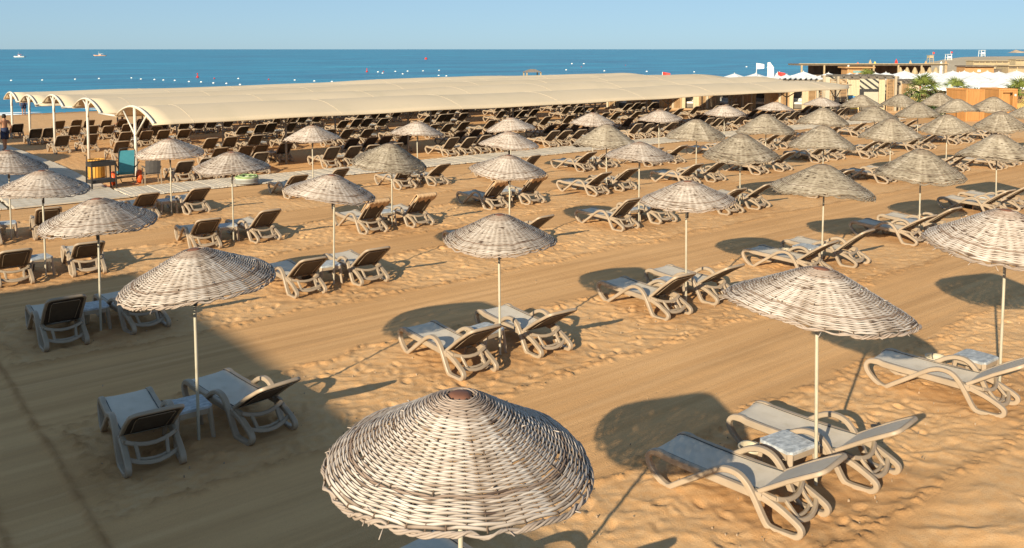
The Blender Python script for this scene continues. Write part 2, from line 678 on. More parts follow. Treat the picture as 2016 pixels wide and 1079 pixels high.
    me.vertices.foreach_set('co', co.astype(np.float32).ravel())
    me.loops.add(f.size)
    me.loops.foreach_set('vertex_index', f.ravel().astype(np.int32))
    me.polygons.add(len(f))
    me.polygons.foreach_set('loop_start', np.arange(0, f.size, 4, dtype=np.int32))
    me.polygons.foreach_set('use_smooth', np.ones(len(f), bool))
    me.update(calc_edges=True)
    at = me.color_attributes.new('Col', 'FLOAT_COLOR', 'POINT')
    c = np.stack([np.maximum(rough, near), wet, np.zeros(sh), np.ones(sh)], -1).reshape(-1, 4)
    at.data.foreach_set('color', c.astype(np.float32).ravel())
    me.materials.append(sand_material())
    o = obj('sand_beach', me, None, (0, 0, 0), (0, 0, ROWA), kind='structure')
    o['label'] = 'raked golden sand of the beach with trodden strips between lanes'
    print('ground verts', len(co))


# parasols: s, t, height, tone (w whitewashed, g grey-brown), tilt x, tilt y (degrees), row, column
UMB = [
    (3.70, 5.22, 2.42, 'w', 0, 2, 0, 0), (8.74, 5.34, 2.55, 'w', -1, 5, 0, 1), (13.5, 5.3, 2.66, 'w', 0, 2, 0, 2),
    (3.66, 10.91, 2.50, 'w', 1, -5, 1, 0), (8.58, 10.98, 2.34, 'w', 1, 1, 1, 1), (13.21, 10.98, 2.44, 'w', 0, 1, 1, 2),
    (17.99, 10.99, 2.36, 'g', 0, 2, 1, 3), (22.82, 11.1, 2.35, 'g', 1, 3, 1, 4), (28.5, 11.5, 2.37, 'g', 0, 2, 1, 5),
    (3.82, 16.35, 2.39, 'w', 1, -4, 2, 0), (8.48, 16.58, 2.36, 'w', 0, 3, 2, 1), (13.57, 17.0, 2.35, 'w', 0, 3, 2, 2),
    (18.33, 17.0, 2.36, 'w', 1, 2, 2, 3), (22.53, 16.63, 2.36, 'g', 0, 0, 2, 4), (27.3, 16.74, 2.35, 'g', 0, 1, 2, 5),
    (32.12, 16.83, 2.35, 'g', 0, 1, 2, 6), (35.9, 16.46, 2.35, 'g', 0, -1, 2, 7), (39.43, 15.84, 2.35, 'g', 0, 1, 2, 8),
    (44.2, 16.4, 2.45, 'g', 0, 0, 2, 9),
    (3.86, 21.14, 2.36, 'w', 1, -1, 3, 0), (8.38, 21.92, 2.36, 'w', 1, 2, 3, 1), (12.6, 21.06, 2.36, 'g', 0, 3, 3, 2),
    (17.43, 21.81, 2.35, 'w', 0, 1, 3, 3), (21.74, 21.72, 2.35, 'g', 0, 3, 3, 4), (25.95, 21.18, 2.36, 'g', 0, 0, 3, 5),
    (30.39, 21.24, 2.35, 'g', 0, 1, 3, 6), (35.57, 21.83, 2.35, 'g', 0, 0, 3, 7), (38.71, 21.12, 2.33, 'g', 0, 0, 3, 8),
    (42.99, 21.17, 2.35, 'g', 0, 2, 3, 9), (47.68, 21.4, 2.35, 'g', 0, 1, 3, 10), (51.3, 21.04, 2.35, 'g', 0, 0, 3, 11),
    (3.95, 25.9, 2.36, 'w', 1, 1, 4, 0), (8.39, 26.93, 2.30, 'w', 1, 1, 4, 1), (13.39, 27.6, 2.38, 'w', 0, 1, 4, 2),
    (17.26, 26.98, 2.35, 'w', 0, 1, 4, 3), (21.1, 26.33, 2.35, 'w', 0, 1, 4, 4), (25.49, 26.28, 2.35, 'w', 0, 1, 4, 5),
    (28.82, 25.57, 2.35, 'w', 0, 0, 4, 6), (33.86, 25.97, 2.35, 'w', 0, 0, 4, 7), (37.81, 25.87, 2.35, 'w', 0, 0, 4, 8),
    (43.39, 26.74, 2.35, 'w', 0, 0, 4, 9), (47.5, 26.7, 2.35, 'g', 0, 0, 4, 10), (50.4, 25.9, 2.33, 'g', 0, 0, 4, 11), (53.4, 25.0, 2.35, 'g', 0, 0, 4, 12),
]
build_ground()


# ------------------------------------------------------------------ sea
def sea_material():
    m, nt, b = nodes_of('sea_water')
    L = nt.links.new
    N = nt.nodes.new
    tc = N('ShaderNodeTexCoord')

    def noise(scale, stretch, detail=4):
        mp = N('ShaderNodeMapping')
        mp.inputs['Scale'].default_value = stretch
        L(tc.outputs['Object'], mp.inputs['Vector'])
        n = N('ShaderNodeTexNoise')
        n.inputs['Scale'].default_value = scale
        n.inputs['Detail'].default_value = detail
        L(mp.outputs['Vector'], n.inputs['Vector'])
        return n.outputs['Fac']
    rp = N('ShaderNodeValToRGB')
    e = rp.color_ramp.elements
    e[0].position, e[1].position = 0.35, 0.68
    e[0].color, e[1].color = (0.001, 0.155, 0.265, 1), (0.004, 0.26, 0.385, 1)
    L(noise(0.02, (0.25, 1, 1), 6), rp.inputs['Fac'])
    rp2 = N('ShaderNodeValToRGB')
    e = rp2.color_ramp.elements
    e[0].position, e[1].position = 0.40, 0.60
    e[0].color, e[1].color = (0.60, 0.68, 0.74, 1), (1.25, 1.2, 1.15, 1)
    L(noise(0.10, (0.30, 1, 1), 7), rp2.inputs['Fac'])
    mx = N('ShaderNodeMix')
    mx.data_type = 'RGBA'
    mx.blend_type = 'MULTIPLY'
    mx.inputs['Factor'].default_value = 1
    L(rp.outputs['Color'], mx.inputs['A'])
    L(rp2.outputs['Color'], mx.inputs['B'])
    L(mx.outputs['Result'], b.inputs['Base Color'])
    b.inputs['Roughness'].default_value = 0.28
    b.inputs['IOR'].default_value = 1.333
    b.inputs['Specular IOR Level'].default_value = 0.20
    bp = N('ShaderNodeBump')
    bp.inputs['Strength'].default_value = 0.9
    bp.inputs['Distance'].default_value = 0.5
    L(noise(0.45, (0.45, 1, 1), 5), bp.inputs['Height'])
    L(bp.outputs['Normal'], b.inputs['Normal'])
    return m


mb = MB()
mb.grid([[(s_, t_, SEA_Z) for t_ in (SHORE_T - 6, 140, 400, 2000, 60000)] for s_ in (-60000, -2000, -300, 0, 300, 2000, 60000)], flip=True)
o = obj('sea', mb.mesh('sea', sea_material()), None, (0, 0, 0), (0, 0, ROWA), kind='structure')
o['label'] = 'blue rippled sea reaching to a level horizon'
M['foam'] = mat('sea_foam', (0.72, 0.75, 0.76), 0.9, 0.15)
mb = MB()
for row, (t0, w0) in enumerate(((93.2, 0.5), (95.6, 0.9), (98.2, 0.45))):
    s_ = -40.0
    while s_ < 120:
        ln = rng.uniform(4, 14)
        up, dn = [], []
        n = 14
        for i in range(n + 1):
            q = i / n
            w = w0 * math.sin(math.pi * q) * rng.uniform(0.5, 1.1)
            tc_ = t0 + 0.5 * math.sin(s_ * 0.35 + row) + 0.2 * math.sin(q * 7 + s_)
            up.append((s_ + ln * q, tc_ + w / 2, SEA_Z + 0.02 + 0.10 * math.sin(math.pi * q)))
            dn.append((s_ + ln * q, tc_ - w / 2, SEA_Z + 0.02))
        mb.grid([dn, up])
        s_ += ln + rng.uniform(2, 12)
o = obj('breaking_foam', mb.mesh('breaking_foam', M['foam']), None, (0, 0, 0), (0, 0, ROWA), kind='stuff')
tag(o, 'thin broken line of white surf along the shore', 'foam', kind='stuff')

# headland and islet
M['dune'] = mat('dune_sand', (0.56, 0.43, 0.28), 0.95, 0.15, 0.05, dirt=(0.25, 0.20, 0.12), dirt_amt=0.7)
M['rock'] = mat('pale_rock', (0.42, 0.32, 0.23), 0.9, 0.25, 0.08)


def mound(name, outline, top, inset, label, m, seed):
    n = 96
    pts = [Vector((x, y, 0)) for x, y in outline]
    P = []
    k = len(pts)
    for i in range(n):
        q = i / n * k
        a, b_ = int(q), q - int(q)
        p0, p1, p2, p3 = pts[a - 1], pts[a], pts[(a + 1) % k], pts[(a + 2) % k]
        P.append(0.5 * ((2 * p1) + (-p0 + p2) * b_ + (2 * p0 - 5 * p1 + 4 * p2 - p3) * b_ ** 2 + (-p0 + 3 * p1 - 3 * p2 + p3) * b_ ** 3))
    c = sum(P, Vector()) / n
    r_ = random.Random(seed)
    rows = []
    for j, (fr, zz) in enumerate(((1.0, SEA_Z - 0.6), (1 - inset * 0.3, SEA_Z + 0.15), (1 - inset, top * 0.5), (0.72, top * 0.9), (0.45, top), (0.15, top), (0.0, top))):
        row = []
        for i in range(n):
            p = c + (P[i] - c) * fr
            zj = zz * (r_.uniform(0.75, 1.2) if j > 2 else 1)
            row.append((p.x, p.y, zj))
        row.append(row[0])
        rows.append(row)
    mb = MB()
    mb.grid(rows, flip=False)
    o = obj(name, mb.mesh(name, m, True), None, kind='structure')
    o['label'] = label
    return o


mound('headland', [(80, 175), (112, 250), (150, 330), (215, 450), (300, 585), (420, 640), (620, 640), (620, 300), (300, 190), (160, 150)], 0.4, 0.1,
      'low tan sandy headland reaching into the sea at far right', M['dune'], 4)
mb = MB()
irows = []
rr = random.Random(5)
prof = [(0, 0), (6, 1.5), (14, 6), (22, 3.6), (34, 3.4), (44, 5.0), (54, 10.5), (62, 12), (72, 8), (86, 5), (104, 3.5), (130, 2), (150, 0)]
for yy, fz in ((-14, 0.0), (-9, 0.55), (-3, 1.0), (4, 0.9), (10, 0.5), (14, 0)):
    irows.append([(850 + x, 1500 + yy + rr.uniform(-2, 2), SEA_Z - 0.5 + z * fz * rr.uniform(0.85, 1.1)) for x, z in prof])
mb.grid(irows, flip=True)
o = obj('rock_islet', mb.mesh('rock_islet', M['rock']), None, kind='structure')
o['label'] = 'jagged pale rock islet on the horizon at far right'

# ------------------------------------------------------------------ plank walks
M['plank'] = mat('bleached_planks', (0.58, 0.495, 0.395), 0.85, 0.18, 2.0, stretch=(3, 0.6, 1), dirt=(0.30, 0.22, 0.14), dirt_amt=0.5, bump=0.2, bscale=30)


def plank_mesh(name, L_, w):
    b = MB()
    b.box((0, 0, 0.02), (w, L_, 0.04), taper=0.97)
    return b.mesh(name, M['plank'])


walk = obj('plank_walkway', None, None, (0, 0, 0), (0, 0, ROWA), kind='structure')
walk['label'] = 'bleached plank walkway crossing the beach in front of the canopy'
me = plank_mesh('plank', 2.06, 0.145)
s_ = 8.36
k = 0
while s_ < 24:
    obj('plank', me, walk, (s_ + rng.uniform(-.004, .004), 31.92 + rng.uniform(-.03, .03), 0.012 + rng.uniform(0, .012)), (rng.uniform(-.004, .004), 0, rng.uniform(-.008, .008)))
    s_ += 0.16
mb = MB()
while s_ < 61:
    mb.box((s_, 31.92 + rng.uniform(-.03, .03), 0.03 + rng.uniform(0, .01)), (0.145, 2.06, 0.04))
    s_ += 0.16
obj('plank_run', mb.mesh('plank_run', M['plank']), walk, kind='stuff')
walk2 = obj('plank_walkway', None, None, (0, 0, 0), (0, 0, ROWA), kind='structure')
walk2['label'] = 'grey plank walkway at left running straight to the sea'
me = plank_mesh('plank', 3.5, 0.145)
t_ = 30.86
n_ = 0
while t_ < 48:
    obj('plank', me, walk2, (6.5 + rng.uniform(-.03, .03), t_, gz(t_) + 0.012 + rng.uniform(0, .012)), (0, 0, math.pi / 2 + rng.uniform(-.006, .006)))
    t_ += 0.16
mb = MB()
while t_ < 66:
    mb.box((6.5, t_, gz(t_) + 0.03), (3.5, 0.145, 0.04))
    t_ += 0.16
obj('plank_run', mb.mesh('plank_run', M['plank']), walk2, kind='stuff')
mb = MB()
s_ = 1.2
while s_ < 4.66:
    mb.box((s_, 31.92 + rng.uniform(-.03, .03), 0.03 + rng.uniform(0, .01)), (0.145, 2.06, 0.04))
    s_ += 0.16
obj('plank_run', mb.mesh('plank_run', M['plank']), walk, kind='stuff')

# ------------------------------------------------------------------ the hotel wing behind the camera whose shadow lies over the left foreground
M['render'] = mat('hotel_render', (0.62, 0.56, 0.47), 0.8, 0.05)
M['glassd'] = mat('dark_window_glass', (0.03, 0.04, 0.05), 0.1, spec=0.8)
ht = thing('hotel_wing', 'plain rendered hotel wing standing to the left behind the viewer', 'building', W(-12.45, 12.6), ROWA)
mb = MB()
mb.box((-5, -22, 3.4), (10, 44, 6.8))
part('wall', mb, M['render'], ht)
mb = MB()
mb.box((-5, -22, 6.9), (10.3, 44.3, 0.2))
part('roof', mb, M['render'], ht)
for fl in range(2):
    for k in range(9):
        mb = MB()
        mb.box((0.03, -3 - k * 4.6, 1.7 + fl * 3.2), (0.10, 2.2, 1.7))
        part('window', mb, M['glassd'], ht)

# leafy trees added out of frame at left, to soften the hotel wing's shadow edge
M['treeleaf'] = mat('tree_leaf', (0.06, 0.09, 0.03), 0.6, 0.4, 2.0)
M['bark'] = mat('tree_bark', (0.14, 0.10, 0.07), 0.9, 0.3)


def leaf_mesh(name, clumps, nleaf, size, m, seed, squash=1.0):
    r_ = random.Random(seed)
    b = MB()
    for i in range(nleaf):
        c, rad = r_.choice(clumps)
        d = Vector((r_.gauss(0, 1), r_.gauss(0, 1), r_.gauss(0, 1))).normalized() * rad * r_.uniform(.55, 1.05) ** .6
        p = Vector(c) + Vector((d.x, d.y, d.z * squash))
        if p.z < .05:
            continue
        ax = Vector((r_.gauss(0, 1), r_.gauss(0, 1), r_.gauss(0.3, 1))).normalized()
        sd_ = ax.cross(Vector((r_.gauss(0, 1), r_.gauss(0, 1), r_.gauss(0, 1)))).normalized()
        L_ = size * r_.uniform(.7, 1.3)
        b.add([p - ax * L_, p + sd_ * L_ * .33, p + ax * L_, p - sd_ * L_ * .33], [(0, 1, 2, 3)])
    return b.mesh(name, m)


for i, (ts, tt, th) in enumerate(((-10.4, 11.2, 5.9), (-10.5, 7.4, 6.1), (-10.2, 3.0, 5.9), (-10.5, -1.0, 6.2), (-10.3, -5.0, 6.0))):
    B = thing('shadow_edge_tree', 'unseen tree added to soften the hotel shadow, %s from the sea' % nth(i + 1), 'tree', W(ts, tt), i, 'trees added to soften the hotel shadow')
    r_ = random.Random(900 + i)
    cl = [((r_.gauss(0, .8), r_.gauss(0, .8), th - r_.uniform(.3, 2.6)), r_.uniform(.4, .8)) for _ in range(16)]
    obj('crown', leaf_mesh('crown', cl, 2600, .13, M['treeleaf'], 50 + i), B, kind='stuff')
    mb = MB()
    mb.tube([(0, 0, -.3), (.05, .03, th * .3), (0, .1, th * .6)], [.2, .16, .1], 8)
    for c, _ in cl[:7]:
        mb.tube([(0, .05, th * .45), (c[0] * .5, c[1] * .5, (c[2] + th * .45) / 2), c], [.08, .05, .02], 6)
    part('trunk', mb, M['bark'], B, True)

# ------------------------------------------------------------------ wicker parasols
PROF_Q = np.array([0, .06, .14, .25, .5, .75, .88, .96, 1.0])
PROF_Z = np.array([0, .006, .030, .074, .178, .275, .325, .365, .400])
PR0, PR1 = 0.085, 0.945


def prof(q):
    return PR0 + q * (PR1 - PR0), -float(np.interp(q, PROF_Q, PROF_Z))


def weave_meshes(seed, ribs=44, rings=66):
    r_ = random.Random(seed)
    ph, ph2 = r_.uniform(0, 6.28), r_.uniform(0, 6.28)

    def warp(a, q, dz=0.0, dn=0.0):
        rad, z = prof(q)
        w = 1 + q * q * (0.026 * math.sin(2 * a + ph) + 0.014 * math.sin(5 * a + ph2))
        z += q * q * (0.03 * math.sin(a + ph2) + 0.02 * math.sin(3 * a + ph) + 0.006 * math.sin(11 * a + ph)) + dz
        # dn: offset along the surface normal (about 27 degrees from vertical)
        return Vector(((rad * w + dn * 0.45) * math.cos(a), (rad * w + dn * 0.45) * math.sin(a), z + dn * 0.89))
    sect = [r_.gauss(0, .10) for _ in range(ribs)]
    mb = MB()
    for k in range(rings):
        q = 0.02 + 0.965 * (k + 0.5) / rings
        rad = prof(q)[0]
        nr = ribs if rad > 0.42 else (ribs // 2 if rad > 0.2 else ribs // 4)
        band_ = (abs(q - 0.795) < 0.012)
        top_ = max(0.0, min(1.0, (0.23 - q) / 0.05))
        n = nr * 2
        a0 = (k % 2) * math.pi * 2 / nr
        half = 0.965 / rings * 1.12 * 0.5 * (1.0 if not band_ else 1.1)
        tone = r_.gauss(0.62, 0.16)
        cl = 0
        verts, cols, faces = [], [], []
        qj = 0.0
        for i in range(n):
            if cl <= 0:
                tone = min(1, max(0, r_.gauss(0.62, 0.15)))
                if r_.random() < 0.05:
                    tone = r_.uniform(0, 0.25)
                cl = r_.randint(2, 7)
                qj = r_.uniform(-.0022, .0022)
            cl -= 1
            a = 2 * math.pi * (i / n)
            over = math.cos(math.pi * (i + (k % 2) * 2) / 2)     # +1 over a rib, -1 under the next
            amp = 0.0075 if rad > 0.3 else 0.005
            dn = amp * over + r_.uniform(-.002, .002) - (.005 if i % 2 == 0 else 0)
            hj = half * r_.uniform(0.85, 1.05)
            th = 0.005
            if i % 2 == 1:
                hj *= 0.92
            lo, hi = q + qj + hj, q + qj - hj
            dark = 0.17 if over < -0.5 else 0.0  # tone lowered where a strand dips under, shading painted into the weave colour
            for (qq, dd) in ((lo, -th), (lo - hj * 0.5, th), (hi + hj * 0.5, th), (hi, -th)):
                verts.append(warp(a, qq, 0, dn + dd))
                g = 0.85 if band_ else top_ * r_.uniform(0.4, 0.8)
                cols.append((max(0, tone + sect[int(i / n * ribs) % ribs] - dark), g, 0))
        hole = r_.randint(0, n - 1) if r_.random() < .30 and rad > .3 else -9
        for i in range(n):
            j = (i + 1) % n
            if 0 <= i - hole < 3:
                continue
            for e in range(3):
                faces.append((i * 4 + e, j * 4 + e, j * 4 + e + 1, i * 4 + e + 1))
            faces.append((i * 4 + 3, j * 4 + 3, j * 4, i * 4))
        o_ = len(mb.v)
        mb.v.extend([tuple(v) for v in verts])
        mb.c.extend(cols)
        mb.f.extend([tuple(x + o_ for x in f) for f in faces])
        mb.m.extend([0] * len(faces))
    # ragged broken ends poking out of the weave
    for k in range(26):
        q, a = r_.uniform(.25, .98), r_.uniform(0, 6.28)
        p = warp(a, q, 0, 0.005)
        mb.col = (r_.uniform(.5, 1), 0.1, 0)
        mb.tube([p, p + Vector((r_.gauss(0, .04), r_.gauss(0, .04), r_.uniform(-.01, .02)))], 0.004, 4)
    for k in range(16):
        a = r_.uniform(0, 6.28)
        p = warp(a, 1.0, -0.01)
        d = Vector((math.cos(a + r_.uniform(-.8, .8)), math.sin(a + r_.uniform(-.8, .8)), r_.uniform(-.8, .1)))
        mb.col = (r_.uniform(.4, .8), 0.3, 0)
        mb.tube([p, p + d * r_.uniform(.03, .07)], 0.004, 4)
    weft = mb
    # ribs below the weave
    rb = MB()
    for i in range(ribs):
        a = 2 * math.pi * i / ribs
        rb.tube([warp(a, q, -0.004) for q in ((0.0 if i % 4 == 0 else 0.12 if i % 2 == 0 else 0.36), .5, .75, .9, 1.0)], 0.0065, 5)
    for i in range(8):
        a = 2 * math.pi * (i + .5) / 8
        rb.tube([warp(a, 0.02, -0.05), warp(a, 0.5, -0.045), warp(a, .97, -0.03)], 0.012, 5)
    for q in (0.45, 0.8):
        rb.tube([warp(2 * math.pi * i / 32, q, -0.05) for i in range(32)], 0.010, 5, closed=True)
    # braided rim
    br = MB()
    for s3 in range(4):
        pts = []
        n = 210
        br.col = (r_.uniform(.3, .6), r_.uniform(.2, .55), 0)
        for i in range(n):
            a = 2 * math.pi * i / n
            tw = a * (17 + s3 * 4) + s3 * 2.094
            p = warp(a, 1.0, -0.012)
            rr_ = 0.012 + .004 * math.sin(a * 7 + s3)
            o_ = Vector((math.cos(a) * math.cos(tw), math.sin(a) * math.cos(tw), math.sin(tw) * 1.1)) * rr_
            pts.append(p + o_)
        br.tube(pts, 0.0085, 5, closed=True)
    cp = MB()
    cp.lathe([(0.0, 0.014), (0.055, 0.012), (0.085, 0.0), (0.09, -0.03)], 18, cap=False)
    out = {}
    for tone in 'wg':
        mm = M['wk_white'] if tone == 'w' else M['wk_grey']
        out[tone] = (weft.mesh('woven_canopy', mm, True, True), rb.mesh('rib_frame', M['rib'], True), br.mesh('rim_braid', mm, True, True), cp.mesh('top_cap', M['cap'] if tone == 'w' else M['rib'], True))
    return out


WV = [weave_meshes(100 + k) for k in range(5)]
mb = MB()
mb.lathe([(0.020, -0.3), (0.020, 0.93)], 12)
ME_POLE = mb.mesh('pole', M['pole'], True)
mb = MB()
mb.lathe([(0.026, 0.0), (0.026, 0.16), (0.022, 0.17)], 12)
ME_SLEEVE = mb.mesh('pole_sleeve', M['sleeve'], True)
ROWN = ['nearest row', 'second row', 'third row', 'fourth row', 'fifth row']
ROW_LAST = {r_: max(u[7] for u in UMB if u[6] == r_) for r_ in range(5)}


def place_name(r_, c):
    return '%s from left in the %s' % (nth(c + 1), ROWN[r_])


for k, (us, ut, uh, tone, tx, ty, r_, c) in enumerate(UMB):
    look = 'whitewashed' if tone == 'w' else 'weathered grey-brown'
    lab = '%s wicker parasol, %s' % (look, place_name(r_, c))
    if (r_, c) == (0, 0):
        lab = 'largest whitewashed wicker parasol with rust-brown cap at the bottom edge'
    U = thing('wicker_parasol', lab, 'parasol', W(us, ut), rng.uniform(0, 6.28), 'wicker parasols set out in rows on the sand')
    rz = U.rotation_euler[2]
    ms = WV[(k * 3 + r_) % 5][tone]
    jx, jy = (rng.gauss(0, 1.6), rng.gauss(0, 1.6)) if (r_, c) not in ((0, 0), (0, 1), (1, 0), (1, 1)) else (0, 0)
    tilt = Matrix.Rotation(-rz, 3, 'Z') @ Matrix.Rotation(R(ty + jy), 3, 'Y') @ Matrix.Rotation(R(tx + jx), 3, 'X') @ Matrix.Rotation(rz, 3, 'Z')
    e = tilt.to_euler()
    sz = {(0, 0): 1.03, (0, 1): 1.07, (1, 0): .97, (1, 1): .93}.get((r_, c), rng.uniform(.95, 1.04) * (1.0 if tone == 'w' else 1.19))
    zk = {(0, 0): 1.26, (0, 2): 1.25}.get((r_, c), rng.uniform(.95, 1.12) * (1.0 if tone == 'w' else 1.34))
    if (r_, c) == (0, 2):
        sz = 1.12
    if (r_, c) == (3, 2):
        sz = 1.06
    for nm, me, kd in (('woven_canopy', ms[0], 'stuff'), ('rib_frame', ms[1], 'stuff'), ('rim_braid', ms[2], None), ('top_cap', ms[3], None)):
        if nm == 'woven_canopy':
            top = obj(nm, me, U, (0, 0, uh), e, (sz, sz, sz * zk), kind=kd)
        else:
            obj(nm, me, top, kind=kd)
    obj('pole', ME_POLE, U, (0, 0, 0), (R(rng.gauss(0, .6)), R(rng.gauss(0, .6)), 0), (1, 1, uh))
    obj('pole_sleeve', ME_SLEEVE, U, (0, 0, uh - 0.72))

# shell and twig litter on the loose sand
M['litter'] = mat('shell_and_twig_litter', (0.34, 0.25, 0.17), 0.9, 0.75, 1.5)
mb = MB()
for k in range(650):
    a_, b_ = STRIPS[rng.choice([0, 0, 0, 1, 1, 2])]
    ls, lt = rng.uniform(2.4, 19), rng.uniform(a_, b_)
    if rng.random() < .12:
        ls, lt = rng.uniform(2.4, 19), rng.uniform(3.2, 19)
    sz_ = rng.uniform(.004, .012)
    an = rng.uniform(0, 6.28)
    el_ = rng.uniform(1, 3.2)
    c_, s_n = math.cos(an), math.sin(an)
    P_ = [(-el_, -1), (el_, -1), (el_, 1), (-el_, 1)]
    zz = rng.uniform(.008, .02)
    V_ = [(ls + (x * c_ - y * s_n) * sz_ * .5, lt + (x * s_n + y * c_) * sz_ * .5, zz - .03) for x, y in P_] + [(ls + (x * c_ - y * s_n) * sz_ * .35, lt + (x * s_n + y * c_) * sz_ * .35, zz) for x, y in P_]
    mb.add(V_, [(4, 5, 6, 7), (0, 1, 5, 4), (1, 2, 6, 5), (2, 3, 7, 6), (3, 0, 4, 7)])
o = obj('shell_litter', mb.mesh('shell_litter', M['litter']), None, (0, 0, 0), (0, 0, ROWA))
tag(o, 'specks of shell and twig scattered over the trodden sand', 'litter', kind='stuff')

# ------------------------------------------------------------------ sun loungers
def smooth_path(pts, n):
    P = [Vector(p) for p in pts]
    out = []
    k = len(P)
    for i in range(k - 1):
        p0, p1, p2, p3 = P[max(i - 1, 0)], P[i], P[i + 1], P[min(i + 2, k - 1)]
        for j in range(n):
            b = j / n
            out.append(0.5 * ((2 * p1) + (-p0 + p2) * b + (2 * p0 - 5 * p1 + 4 * p2 - p3) * b * b + (-p0 + 3 * p1 - 3 * p2 + p3) * b ** 3))
    out.append(P[-1])
    return out


RAIL = [(.0, .36, .315), (.0, .8, .325), (.0, 1.25, .335), (.0, 1.52, .345), (0.0, 1.64, .325), (0.0, 1.685, .25), (.005, 1.655, .165), (.01, 1.57, .075), (.015, 1.47, .02), (.02, 1.40, .018),
        (.025, 1.31, .085), (.03, 1.12, .225), (.035, .96, .345), (.038, .84, .43), (.04, .72, .475), (.04, .60, .465), (.04, .51, .40), (.04, .43, .285), (.036, .36, .15), (.03, .30, .045),
        (.025, .24, .016), (.02, .12, .014), (.015, .02, .022), (.01, -.035, .065), (.006, -.03, .125), (.003, .05, .18), (0.0, .2, .25), (.0, .36, .30)]


def back_point(x, l, off, ang):
    # point of the backrest: l up the back from the hinge, off outward (to the rear)
    return Vector((x, .40 - l * math.cos(ang) - off * math.sin(ang), .345 + l * math.sin(ang) - off * math.cos(ang)))


